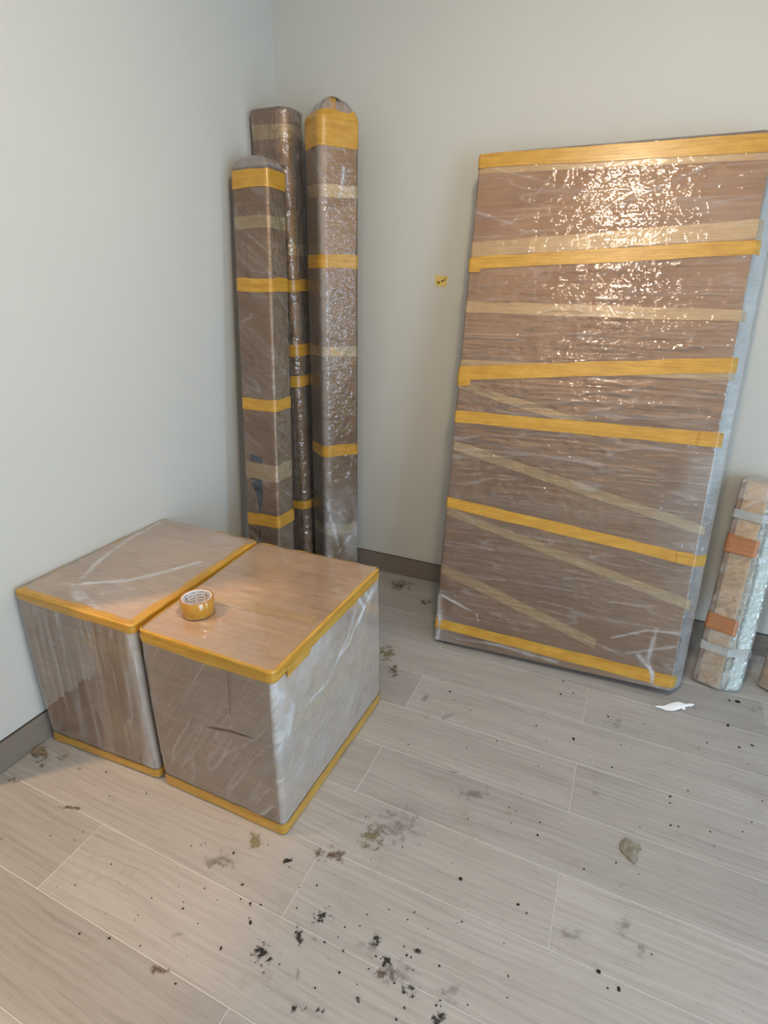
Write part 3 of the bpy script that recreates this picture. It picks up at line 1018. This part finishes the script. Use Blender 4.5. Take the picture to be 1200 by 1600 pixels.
def posts():
    G = 'tall wrapped posts in the corner'
    Y, PL = M['tape'], M['tape_pale']
    # short one in front
    b = [(0.141, -0.634, 0.003), (0.309, -0.634, 0.003), (0.309, -0.509, 0.003), (0.141, -0.509, 0.003)]
    tt = [(0.046, -0.406, 1.845), (0.214, -0.406, 1.845), (0.214, -0.281, 1.845), (0.046, -0.281, 1.845)]
    t, P = post('wrapped_post', 'shortest of the three tall wrapped posts, in front of the others by the left wall', b, tt, 0.010, math.radians(-35), 31, 0.045, 3.5,
                0.03, lambda V, U, v, kd: np.where(kd > 0.5, 0.14, 0.0) + 0.07 * np.clip(fbm(U[:, 0] * 4, U[:, 1] * 90, 12, 2), 0, 1))
    t['group'] = G
    H = P.H
    for z0, z1, m, o in ((1.772, 1.835, Y, .0032), (1.400, 1.452, Y, .0032), (0.928, 0.978, Y, .0032), (0.425, 0.480, Y, .0032), (1.63, 1.675, PL, .0008),
                         (0.632, 0.705, PL, .0012), (0.13, 0.18, Y, .0032)):
        band(P, t, z0 / 1.843, z1 / 1.843, o, m, 'tape', None, 0, 0.004, int(z0 * 100))
    band(P, t, 0.425 / 1.843, 0.472 / 1.843, .0052, Y, 'tape_end', (0.150, 0.30), 0, 0.003, 9)
    # dark printed patch under the film on the front face

    def fp(x, z):                                  # front face point
        f = z / 1.843
        return (x, -0.634 + 0.228 * f - 0.0016, z)
    for poly in ([(.138, .745), (.201, .735), (.202, .708), (.138, .716)], [(.140, .640), (.200, .636), (.205, .560), (.196, .520), (.195, .487), (.181, .487), (.176, .545), (.160, .585), (.146, .606)],
                 [(.183, .425), (.189, .425), (.192, .345), (.194, .25), (.186, .25), (.184, .345)]):
        V = [np.array(fp(x, z)) - np.array(t.location) for x, z in poly]
        link('printed_mark', mesh_from('printed_mark', V, [tuple(range(len(V) - 1, -1, -1))]), M['ink'], t)
    # thin cut line down the board
    V = [np.array(fp(x, z)) - np.array(t.location) for x, z in ((.118, 1.62), (.1195, 1.62), (.1325, 1.38), (.131, 1.38))]
    link('board_seam', mesh_from('board_seam', V, [(3, 2, 1, 0)]), M['ink'], t)

    # tallest flat-topped one at the back, leaning into the corner
    b = [(0.038, -0.212, 0.003), (0.206, -0.212, 0.003), (0.206, -0.084, 0.003), (0.038, -0.084, 0.003)]
    tt = [(0.020, -0.222, 2.080), (0.188, -0.222, 2.080), (0.188, -0.094, 2.085), (0.020, -0.094, 2.085)]
    t, P = post('wrapped_post', 'flat-topped tall wrapped post at the back of the corner, behind the other two', b, tt, (0.010, 0.040, 0.012, 0.010), math.radians(75), 35, 0.0, 2.0,
                0.02, None, (), 0, 0.0009, 'film_crinkle')
    t['group'] = G
    H = P.H
    for z0, z1, m, o in ((1.975, 2.025, PL, .0008), (1.125, 1.178, Y, .0032), (0.985, 1.034, Y, .0032), (0.368, 0.410, Y, .0032), (1.40, 1.45, Y, .0032), (1.55, 1.59, PL, .001)):
        band(P, t, z0 / 2.08, z1 / 2.08, o, m, 'tape', None, 0, 0.004, int(z0 * 100))

    # right one, corner turned to the viewer, rounded tape-capped top
    b = [(0.232, -0.200, 0.003), (0.350, -0.283, 0.003), (0.464, -0.150, 0.003), (0.346, -0.067, 0.003)]
    tt = [(0.259, -0.200, 2.020), (0.372, -0.277, 2.020), (0.475, -0.150, 2.020), (0.362, -0.073, 2.020)]

    def hz(V, U, v, kd):
        x, y, z = V.T
        a = np.where(kd > 0.5, 0.12, 0.0)
        low = np.clip((0.62 - z) / 0.35, 0, 1)
        n = fbm(z * 9, x * 30, 14, 3)
        a = a + 0.34 * low * np.clip((x - 0.33) / 0.03, 0, 1) * np.clip(n + 0.45, 0, 1)  # low film whitened: layers bunched there, with window glimmer painted in
        cx = np.exp(-(np.hypot(x - (0.350 + 0.022 * z / 2), y + 0.280) / 0.022) ** 2)
        a = a + 0.18 * cx
        return a
    cr = [([(.363, -.279, .62), (.40, -.24, .50), (.44, -.19, .38)], .006, .35, .003), ([(.362, -.279, .50), (.372, -.265, .38), (.40, -.235, .22)], .010, .3, .003),
          ([(.43, -.20, 1.86), (.425, -.205, 1.80), (.415, -.215, 1.76)], .008, .6, .003), ([(.40, -.236, .18), (.44, -.19, .26)], .010, .4, .004)]
    t, P = post('wrapped_post', 'right-hand tall wrapped post with a rounded yellow tape cap, corner turned forward', b, tt, (0.014, 0.028, 0.014, 0.014), math.radians(-40), 38, 0.074, 3.0,
                0.03, hz, cr, 0.0, 0.0009)
    t['group'] = G
    H = P.H
    for z0, z1, m, o in ((1.925, 2.016, Y, .0032), (1.955, 2.010, Y, .0039), (1.497, 1.548, Y, .0032), (1.137, 1.178, PL, .0012), (0.685, 0.738, Y, .0032), (1.758, 1.80, PL, .0009), (0.28, 0.33, PL, .0009)):
        band(P, t, z0 / 2.02, z1 / 2.02, o, m, 'tape', None, 0, 0.005, int(z0 * 100))
    # tape laid over the rounded top
    c = P.R1.mean(0)
    for k, (aa, ww) in enumerate(((0.35, 0.045), (1.9, 0.045), (1.1, 0.04))):
        V = []; UV = []
        d = np.array([math.cos(aa), math.sin(aa)]); q = np.array([-d[1], d[0]])
        for i in range(13):
            f = -1 + 2 * i / 12
            for e in (-1, -0.33, 0.33, 1):
                p2 = d * f * 0.068 + q * e * ww / 2
                r = min(1, np.hypot(*p2) / 0.072)
                V.append((c[0] + p2[0] - t.location[0], c[1] + p2[1] - t.location[1], 2.020 + 0.005 + 0.074 * (1 - r ** 3) + 0.001 * k)); UV.append((f * .1, e * .02))
        F = [(4 * i + j, 4 * i + 4 + j, 4 * i + 5 + j, 4 * i + 1 + j) for i in range(12) for j in range(3)]
        link('tape', mesh_from('tape', V, F, UV), Y, t, True)
    dome_band(P, t, 1.0, 0.90, 0.0036, 0.074, 3.0, Y, 5)
    # black print on the top
    link('printed_mark', mesh_from('printed_mark', [(c[0] + x - t.location[0], c[1] + y - t.location[1], 2.020 + zz) for x, y, zz in
         ((.020, -.036, .073), (.050, -.014, .066), (.048, -.006, .068), (.017, -.029, .077))], [(0, 1, 2, 3)]), M['ink'], t)


posts()


# ---- slim packages leaning at the right edge
def slim_one():
    t = thing('slim_package', 'slim pale kraft package with brown tape bands and a pale foam side', 'package', (2.09, -0.30, 0))
    b = [(2.036, -0.314, 0.010), (2.108, -0.337, 0.010), (2.122, -0.291, 0.004), (2.050, -0.268, 0.004)]
    dx, dy, h = 0.030, 0.238, 0.77
    tt = [(x + dx, y + dy, z + h) for x, y, z in b]
    P = Prism(b, tt, 0.004, 0.006)
    body('carton', Prism(b, tt, 0.003, 0.05), M['kraft'], t)
    # second board layer behind, just showing at the left
    b1 = [(2.021, -0.306, 0.010), (2.0345, -0.3135, 0.010), (2.0485, -0.2675, 0.004), (2.035, -0.262, 0.004)]
    body('board_layer', Prism(b1, [(x + dx, y + dy, z + h) for x, y, z in b1], 0.002, 0.05), M['board'], t)
    b2 = [(2.109, -0.338, 0.010), (2.186, -0.312, 0.010), (2.160, -0.262, 0.004), (2.127, -0.285, 0.004)]
    Pf = Prism(b2, [(x + dx, y + dy, z + h) for x, y, z in b2], 0.016, 0.006)
    V, F, UV, N, v, kd = shell(Pf, 0.0, 0.010, 0.01)
    V = V + N * (0.0035 * fbm(UV[:, 0] * 25, UV[:, 1] * 16, 4, 3) + 0.006 * np.exp(-((v - 0.20) / 0.025) ** 2) - 0.004 * np.exp(-((v - 0.155) / 0.012) ** 2))[:, None]
    link('foam_roll', mesh_from('foam_roll', V - np.array(t.location), F, UV), M['foam'], t, True)
    b3 = [(2.020, -0.309, 0.010), (2.108, -0.342, 0.010), (2.190, -0.314, 0.010), (2.162, -0.258, 0.004)]
    b3 = [b3[0], b3[1], b3[2], (2.045, -0.255, 0.004)]
    Pw = Prism(b3, [(x + dx, y + dy, z + h) for x, y, z in b3], 0.004, 0.006)
    wrap(Pw, M['film_post'], t, 0.003, 0.007, 0.006, 0.0, math.radians(40), (8, 45), 0.0010, 44, 0.10,
         lambda V, U, v, kd: 0.22 * np.clip(fbm(U[:, 0] * 10, U[:, 1] * 35, 4, 3), 0, 1) + np.where(v > 0.9, 0.12, 0), (), 0, lump=0.0007)
    for f0, f1, m in ((0.655, 0.735, 'tape_brown'), (0.265, 0.345, 'tape_brown')):
        band(Pw, t, f0, f1, .0048, M[m], 'tape', (-0.012, 0.105), 0, .003, int(f0 * 99))
    for f0, f1 in ((0.815, 0.855), (0.165, 0.205)):
        band(Pw, t, f0, f1, .0056, M['strap'], 'strap', None, 0, .003, int(f0 * 99))
    return t


def slim_two():
    t = thing('slim_package', 'slim kraft package cut off by the right edge of the picture', 'package', (2.30, -0.24, 0))
    b = [(2.253, -0.240, 0.009), (2.318, -0.292, 0.009), (2.362, -0.240, 0.003), (2.298, -0.188, 0.003)]
    dx, dy, h = 0.035, 0.165, 0.74
    tt = [(x + dx, y + dy, z + h) for x, y, z in b]
    P = Prism(b, tt, 0.004, 0.008)
    body('carton', Prism(b, tt, 0.003, 0.05), M['kraft'], t)
    wrap(P, M['film_post'], t, 0.0025, 0.009, 0.008, 0.0, math.radians(40), (8, 45), 0.0010, 47, 0.08, None, (), 0, lump=0.001)
    for f0, f1 in ((0.30, 0.37), (0.70, 0.77)):
        band(P, t, f0, f1, .0046, M['tape_brown'], 'tape', None, 0, .003, int(f0 * 99))
    return t


slim_one()
slim_two()


# ---- roll of packing tape on the right box
def tape_roll():
    RX, RY, RZ = 0.584, -1.408, 0.5600
    Ro, Ri, Rc, h = 0.0465, 0.0410, 0.0385, 0.048
    t = thing('tape_roll', 'roll of yellow-brown packing tape with a printed white core, standing on the right box', 'tape', (RX, RY, RZ))

    def lathe(name, prof, mat, n=64):
        V = []; F = []; UV = []
        m = len(prof)
        for i in range(n):
            a = 2 * math.pi * i / n
            for r, z in prof:
                V.append((r * math.cos(a), r * math.sin(a), z)); UV.append((a * r * 0.2, z))
            j = (i + 1) % n
            for k in range(m):
                F.append((i * m + k, j * m + k, j * m + (k + 1) % m, i * m + (k + 1) % m))
        return link(name, mesh_from(name, V, F, UV), mat, t)
    e = 0.0006
    o = lathe('tape_layers', [(Ri, 0), (Ro - e, 0), (Ro, e), (Ro, h - e), (Ro - e, h), (Ri, h)], M['roll_edge'])
    o.data.materials.append(M['roll_face'])
    for p_ in o.data.polygons:
        if abs(p_.normal.z) < 0.5 and p_.center.xy.length > Ri + 0.003:
            p_.material_index = 1
    o.data.polygons.foreach_set('use_smooth', [abs(p_.normal.z) < 0.3 for p_ in o.data.polygons])
    lathe('core', [(Rc, 0.0005), (Ri, 0.0005), (Ri, h - 0.0005), (Rc, h - 0.0005)], M['core'])
    # rows of small print and oval emblems around the inside of the core
    V = []; F = []

    def patch(a0, a1, z0, z1, n=3):
        base = len(V)
        for k in range(n + 1):
            a = a0 + (a1 - a0) * k / n
            for z in (z0, z1):
                V.append(((Rc - 0.0003) * math.cos(a), (Rc - 0.0003) * math.sin(a), z))
        for k in range(n):
            F.append((base + 2 * k, base + 2 * k + 1, base + 2 * k + 3, base + 2 * k + 2))

    def oval(ac, zc, ra, rz):
        base = len(V); n = 20
        for k in range(n):
            th = 2 * math.pi * k / n
            for q in (1.0, 0.68):
                V.append(((Rc - 0.0003) * math.cos(ac + ra * q * math.cos(th)), (Rc - 0.0003) * math.sin(ac + ra * q * math.cos(th)), zc + rz * q * math.sin(th)))
        for k in range(n):
            j = (k + 1) % n
            F.append((base + 2 * k, base + 2 * j, base + 2 * j + 1, base + 2 * k + 1))
        patch(ac - ra * 0.40, ac + ra * 0.40, zc - rz * 0.38, zc + rz * 0.38, 2)
    rr = random.Random(3)
    for row, z in enumerate((0.041, 0.032, 0.023, 0.014, 0.006)):
        a = 0.25 * (row % 2)
        k = 0
        while a < 2 * math.pi - 0.3:
            if k % 2 == row % 2 and row in (0, 2, 4) or (row in (1, 3) and k % 2 == 0):
                pass
            if k % 3 == 2 and row % 2 == 1:
                oval(a + 0.14, z, 0.13, 0.0039); a += 0.42
            else:
                x = a
                while x < a + 0.46:                 # a word of small letters
                    wl = rr.uniform(0.030, 0.055)
                    patch(x, x + wl, z - 0.0012, z + rr.choice((0.0010, 0.0016, 0.0020)), 1)
                    x += wl + 0.018
                a += 0.60
            k += 1
    link('core_lettering', mesh_from('core_lettering', V, F), M['core_print'], t)
    # loose end of the tape standing a little off the roll at the left
    V = []; F = []; UV = []
    for k in range(7):
        a = math.radians(205 - k * 5)
        r = Ro + 0.0005 + 0.0012 * max(0, k - 2)
        for z in (0.0008, h - 0.0008):
            V.append((r * math.cos(a), r * math.sin(a), z)); UV.append((k * .01, z))
    F = [(2 * k, 2 * k + 1, 2 * k + 3, 2 * k + 2) for k in range(6)]
    link('tape_end', mesh_from('tape_end', V, F, UV), M['tape'], t)


k_ = NT('tape_roll_outer')
k_.P(Base_Color=(0.40, 0.205, 0.022), Roughness=0.16)
k_.bsdf.inputs['Coat Weight'].default_value = 0.8
k_.bsdf.inputs['Coat Roughness'].default_value = 0.05
M['roll_face'] = k_.m
tape_roll()


# ---- note stuck to the back wall
def wall_note():
    t = thing('paper_note', 'small torn yellow note with red-brown handwriting stuck on the back wall beside the flat package', 'note', (0.792, -0.001, 1.455))
    poly = [(-.029, .024), (-.022, .0215), (.010, .020), (.027, .019), (.0285, .014), (.024, -.006), (.023, -.020), (.004, -.0225), (-.023, -.022), (-.026, -.006)]
    V = [(x, -0.0008 - 0.0012 * (abs(x) / .03), z) for x, z in poly] + [(x, 0.0008, z) for x, z in poly]
    n = len(poly)
    F = [tuple(range(n)), tuple(range(2 * n - 1, n - 1, -1))] + [(i, n + i, n + (i + 1) % n, (i + 1) % n) for i in range(n)]
    link('paper', mesh_from('paper', V, F), M['note'], t)
    strokes = [[(-.0165, .000), (-.0165, -.013)], [(-.0120, -.002), (-.0120, -.011)], [(-.0120, -.0045), (-.0075, -.0030), (-.0055, -.0070), (-.0085, -.0105), (-.0120, -.0090), (-.0065, -.0060)],
               [(.0005, -.0040), (.0025, .0015), (.0060, .0020), (.0050, -.0035), (.0020, -.0050), (.0065, -.0005)], [(.0080, -.0010), (.0095, .0040), (.0115, .0000), (.0135, .0050)],
               [(.0130, .0020), (.0165, .0030), (.0175, .0125)]]
    V = []; F = []
    for st in strokes:
        for (xa, za), (xb, zb) in zip(st[:-1], st[1:]):
            l = math.hypot(xb - xa, zb - za)
            nx, nz = -(zb - za) / l * .0012, (xb - xa) / l * .0012
            ex_, ez_ = (xb - xa) / l * .0006, (zb - za) / l * .0006
            b = len(V)
            V += [(xa + nx - ex_, -0.0024, za + nz - ez_), (xb + nx + ex_, -0.0024, zb + nz + ez_), (xb - nx + ex_, -0.0024, zb - nz + ez_), (xa - nx - ex_, -0.0024, za - nz - ez_)]
            F.append((b, b + 3, b + 2, b + 1))
    link('handwriting', mesh_from('handwriting', V, F), M['pen'], t)


wall_note()


# ---- things lying on the floor
def ragged(name, pts, mat, h, seed, sub=3, label=None, cat=None):
    """thin crumpled scrap over an outline: a few concentric rings, lifted unevenly"""
    pts = np.array(pts, float); c = pts.mean(0)
    n = len(pts)
    rings = [(1.0, 0.0006), (0.93, 1.0), (0.65, 1.0), (0.33, 1.0)]
    V = []
    for k, (f, a) in enumerate(rings):
        q = c + (pts - c) * f
        z = (a if a < 0.01 else h * (0.55 + 0.45 * noise(q[:, 0] * 70, q[:, 1] * 70, seed + k)))
        z = np.maximum(np.broadcast_to(z, (n,)), 0.0004)
        V += [(x - c[0], y - c[1], zz) for (x, y), zz in zip(q, z)]
    V.append((0, 0, h * 0.7))
    F = []
    for k in range(3):
        F += [(k * n + j, k * n + (j + 1) % n, (k + 1) * n + (j + 1) % n, (k + 1) * n + j) for j in range(n)]
    F += [(3 * n + j, 3 * n + (j + 1) % n, 4 * n) for j in range(n)]
    F.append(tuple(range(n - 1, -1, -1)))
    o = link(name, mesh_from(name, V, F), mat)
    o.location = (c[0], c[1], 0.0002)
    tag(o, label, cat)
    return o


SPLAT = [[1.789, -1.177], [1.796, -1.161], [1.807, -1.15], [1.817, -1.156], [1.824, -1.163], [1.84, -1.158], [1.848, -1.172], [1.839, -1.175], [1.84, -1.182],
         [1.836, -1.196], [1.838, -1.209], [1.83, -1.227], [1.817, -1.221], [1.805, -1.21], [1.796, -1.205], [1.79, -1.193]]
ragged('mud_splat', SPLAT[::-1], M['mud'], 0.009, 3, label='grey-olive blob of dried mud on the floor tiles before the big flat package', cat='mud')


def paper_scrap():
    P_ = [[1.8827, -0.5448], [1.8937, -0.5323], [1.9133, -0.5232], [1.9443, -0.4919], [1.9621, -0.478], [1.9795, -0.4737], [1.9879, -0.4773], [2.0077, -0.4662],
          [2.0205, -0.4658], [2.0111, -0.4814], [2.0003, -0.4845], [1.9846, -0.5011], [1.9883, -0.5103], [1.9796, -0.5162], [1.9735, -0.5117], [1.9493, -0.5339], [1.9212, -0.5488], [1.9064, -0.5429]]
    P_ = np.array(P_)[::-1]
    c = P_.mean(0); n = len(P_)
    V = []
    for f in (1.0, 0.6, 0.25):
        q = c + (P_ - c) * f
        z = 0.0035 + 0.0030 * noise(q[:, 0] * 42, q[:, 1] * 42, 5) + (0.0022 if f < 1 else 0)
        V += [(x - c[0], y - c[1], max(zz, 0.0004)) for (x, y), zz in zip(q, z)]
    V.append((0, 0, .008))
    F = [(k * n + j, k * n + (j + 1) % n, (k + 1) * n + (j + 1) % n, (k + 1) * n + j) for k in (0, 1) for j in range(n)] + [(2 * n + j, 2 * n + (j + 1) % n, 3 * n) for j in range(n)]
    o = link('paper_scrap', mesh_from('paper_scrap', V, F), M['paper'])
    o.location = (c[0], c[1], 0.0002)
    so = o.modifiers.new('thickness', 'SOLIDIFY'); so.thickness = 0.0004; so.offset = 1
    tag(o, 'torn scrap of white paper on the floor near the big flat package', 'paper')


paper_scrap()


def debris(name, label, x, y, r, curls, seed, mat, group=None):
    """a tangle of thin curled peelings"""
    rg = random.Random(seed)
    bm = bmesh.new()
    for c_ in range(curls):
        cx, cy = rg.uniform(-r, r) * 0.55, rg.uniform(-r, r) * 0.45
        a0 = rg.uniform(0, 6.28); ra = rg.uniform(0.25, 0.75) * r; sp = rg.uniform(1.6, 4.2)
        w_ = rg.uniform(0.12, 0.26) * r
        prev = None
        for k in range(9):
            a = a0 + sp * k / 8
            px, py = cx + ra * math.cos(a), cy + ra * 0.7 * math.sin(a)
            z0 = 0.0008 + 0.25 * r * abs(math.sin(a * 1.3 + c_)) * rg.uniform(0.6, 1)
            va = bm.verts.new((px, py, z0)); vb = bm.verts.new((px + w_ * math.cos(a) * 0.7, py + w_ * math.sin(a) * 0.7, z0 + w_ * 0.5))
            if prev:
                bm.faces.new((prev[0], va, vb, prev[1]))
            prev = (va, vb)
    o = bm_obj(name, bm, mat)
    o.location = (x, y, 0.0002)
    so = o.modifiers.new('thickness', 'SOLIDIFY'); so.thickness = 0.0009; so.offset = 0
    tag(o, label, 'debris', group)


debris('peelings', 'biggest tangle of brown peelings, on the floor against the left skirting near the left box', 0.044, -1.632, 0.032, 9, 1, M['fluff'])
debris('peelings', 'small curled brown peeling on the floor just in front of the left box', 0.125, -1.611, 0.015, 4, 2, M['fluff'])
debris('peelings', 'tiny dark brown peeling on the floor beside the biggest tangle of peelings', 0.099, -1.666, 0.010, 3, 3, M['fluff'])
debris('peelings', 'brown peeling farthest toward the viewer along the left skirting', 0.068, -1.738, 0.015, 4, 4, M['fluff'])
debris('peelings', 'tiny olive peeling farthest right of the peelings in front of the left box', 0.212, -1.622, 0.007, 3, 6, M['fluff'])
debris('wood_splinter', 'thin dark splinter on the floor tiles below the middle of the flat package', 1.628, -0.831, 0.009, 1, 9, M['crumb'])

CRUMBS =  [(1.628, -0.831, 0.0066), (2.122, -0.533, 0.0081), (2.186, -0.604, 0.0055), (2.047, -0.655, 0.0044), (1.501, -0.821, 0.0045), (1.17, -0.781, 0.0061), (1.268, -0.845, 0.0035), (1.39, -0.951, 0.0044), (2.145, -0.632, 0.0066), (1.924, -0.948, 0.0049), (1.922, -1.055, 0.0047), (1.942, -1.05, 0.0037), (1.923, -0.973, 0.0039), (1.975, -0.901, 0.004), (1.577, -1.247, 0.0045), (1.755, -0.904, 0.0042), (1.415, -1.458, 0.0067), (1.565, -1.46, 0.0056), (1.76, -1.531, 0.0065), (1.803, -1.548, 0.0064), (0.631, -1.959, 0.0038), (0.703, -1.937, 0.0045), (0.812, -1.814, 0.0039), (0.955, -1.846, 0.0044), (0.983, -1.772, 0.0062), (0.781, -1.919, 0.003), (0.927, -1.737, 0.0032), (0.301, -1.597, 0.004), (0.475, -1.603, 0.0038), (1.353, -1.68, 0.0044), (1.348, -1.742, 0.0035), (1.167, -1.735, 0.0037), (0.834, -1.646, 0.0052), (0.909, -1.706, 0.0049), (0.876, -1.763, 0.0024), (1.228, -1.775, 0.0043), (1.557, -0.616, 0.0061), (1.601, -0.588, 0.0049), (1.73, -0.666, 0.0058), (2.109, -0.991, 0.0037), (2.025, -1.03, 0.0037), (2.17, -0.378, 0.011), (2.144, -0.382, 0.0061), (1.557, -0.536, 0.0051)]
bm = bmesh.new()
rg = random.Random(8)
extra = [(rg.gauss(1.30, 0.22), rg.gauss(-1.73, 0.12), rg.uniform(.0012, .003)) for _ in range(60)] + \
        [(rg.uniform(1.0, 2.4), rg.uniform(-1.6, -0.5), rg.uniform(.001, .0028)) for _ in range(70)] + \
        [(rg.uniform(0.1, 1.0), rg.uniform(-1.95, -1.65), rg.uniform(.001, .0022)) for _ in range(30)]
for x, y, r in [(a, b, c * 0.75) for a, b, c in CRUMBS] + extra:
    if x < 0.03 or (0.0 < x < 0.96 and y > -1.58) or (0.99 < x < 1.99 and y > -0.53):
        continue
    ret = bmesh.ops.create_icosphere(bm, subdivisions=1, radius=r)
    a = rg.uniform(0, 6.28); sx = rg.uniform(0.7, 1.5)
    for v in ret['verts']:
        p_ = v.co * (1 + rg.uniform(-0.25, 0.25))
        px, py = p_.x * sx, p_.y / sx
        v.co = Vector((x + px * math.cos(a) - py * math.sin(a), y + px * math.sin(a) + py * math.cos(a), max(0.0, r * 0.35 + p_.z * 0.55)))
o = bm_obj('dirt_crumbs', bm, M['crumb'])
o['kind'] = 'stuff'
tag(o, 'tiny black crumbs of dirt scattered over the floor tiles', 'dirt')

# dried smears and scuffs: thin films of dirt on the tiles, part of the floor
STAINS =  [(1.048, -1.815, 0.0201, 0.0092, -0.0195, 0.0272, 'black'), (1.13, -1.69, 0.0241, 0.011, -0.0097, 0.0166, 'black'), (1.275, -1.679, 0.0151, 0.0069, -0.0069, 0.015, 'black'), (1.264, -1.705, 0.0271, 0.0124, -0.0087, 0.0181, 'grey'), (1.317, -1.71, 0.0146, 0.0067, -0.0057, 0.013, 'black'), (1.349, -1.723, 0.0418, 0.019, -0.0105, 0.0252, 'grey'), (1.104, -1.747, 0.011, 0.005, -0.0127, 0.0202, 'black'), (1.145, -1.817, 0.0052, 0.0024, -0.0087, 0.0137, 'grey'), (1.17, -1.874, 0.0112, 0.0051, -0.0043, 0.0067, 'black'), (1.191, -1.868, 0.0087, 0.0039, -0.0047, 0.0077, 'black'), (1.225, -1.854, 0.0087, 0.0039, -0.0045, 0.0077, 'black'), (1.319, -1.737, 0.0261, 0.0119, -0.0056, 0.0124, 'brown'), (1.46, -1.712, 0.028, 0.0128, -0.0055, 0.0169, 'grey'), (1.458, -1.763, 0.016, 0.0073, -0.0046, 0.0135, 'black'), (1.385, -1.739, 0.0166, 0.0076, -0.0048, 0.0121, 'black'), (1.374, -1.659, 0.0149, 0.0068, -0.0028, 0.0075, 'black'), (1.291, -1.806, 0.0075, 0.0034, -0.0041, 0.0082, 'black'), (0.864, -1.591, 0.0161, 0.0074, -0.0173, 0.0235, 'olive'), (1.152, -1.446, 0.031, 0.0142, -0.0141, 0.0298, 'olive'), (1.204, -1.385, 0.0749, 0.0344, -0.0251, 0.0597, 'grey'), (1.288, -1.139, 0.0186, 0.0086, -0.0061, 0.0192, 'grey'), (1.372, -1.192, 0.0533, 0.0246, -0.0081, 0.029, 'grey'), (0.683, -0.112, 0.057, 0.0271, -0.0203, 0.0489, 'brown'), (0.86, -0.221, 0.0312, 0.0148, -0.0102, 0.0278, 'brown'), (0.855, -0.667, 0.0317, 0.0149, -0.0229, 0.052, 'olive'), (0.922, -0.755, 0.021, 0.0098, -0.0142, 0.0331, 'brown'), (1.697, -1.471, 0.0308, 0.0141, -0.0021, 0.0192, 'grey'), (1.809, -1.407, 0.0212, 0.0097, -0.0011, 0.031, 'grey'), (1.852, -1.444, 0.015, 0.0068, -0.0001, 0.0219, 'grey'), (0.853, -1.94, 0.0195, 0.0089, -0.0085, 0.0085, 'brown'), (0.842, -1.865, 0.0123, 0.0056, -0.007, 0.0075, 'grey'), (0.319, -1.728, 0.0237, 0.0109, -0.0075, 0.006, 'brown'), (1.14, -1.737, 0.0082, 0.0038, -0.005, 0.0083, 'grey'), (0.808, -1.681, 0.0465, 0.0213, -0.0199, 0.024, 'grey'), (1.204, -0.911, 0.0418, 0.0194, -0.0059, 0.0183, 'grey'), (1.711, -1.033, 0.0143, 0.0066, -0.001, 0.0122, 'grey'), (2.02, -0.477, 0.0152, 0.0071, 0.001, 0.0153, 'grey'), (1.753, -0.691, 0.0313, 0.0145, -0.0011, 0.0234, 'grey'), (2.224, -0.401, 0.0282, 0.0131, 0.0033, 0.0235, 'grey'), (1.079, -1.537, 0.0394, 0.0181, -0.0106, 0.0191, 'brown'), (0.979, -1.603, 0.0171, 0.0078, -0.0089, 0.0135, 'black'), (0.822, -1.685, 0.02, 0.0092, -0.0069, 0.0084, 'grey'), (1.096, -0.851, 0.0219, 0.0102, -0.0084, 0.023, 'grey'), (1.798, -1.303, 0.0106, 0.0049, -0.0005, 0.0124, 'grey')]
for i, (x, y, ax, ay, bx, by, kd) in enumerate(STAINS):
    V = [(0, 0, 0)]; UV = [(0.5, 0.5)]
    n = 20
    for k in range(n):
        th = 2 * math.pi * k / n
        c_, s_ = math.cos(th) * 1.35, math.sin(th) * 1.35
        V.append((ax * c_ + bx * s_, ay * c_ + by * s_, 0)); UV.append((0.5 + 0.5 * math.cos(th), 0.5 + 0.5 * math.sin(th)))
    F = [(0, 1 + k, 1 + (k + 1) % n) for k in range(n)]
    o = link('floor_stain', mesh_from('floor_stain', V, F, UV), M['stain_' + kd], floor)
    o.location = (x, y, 0.00025 + 0.00001 * (i % 9))
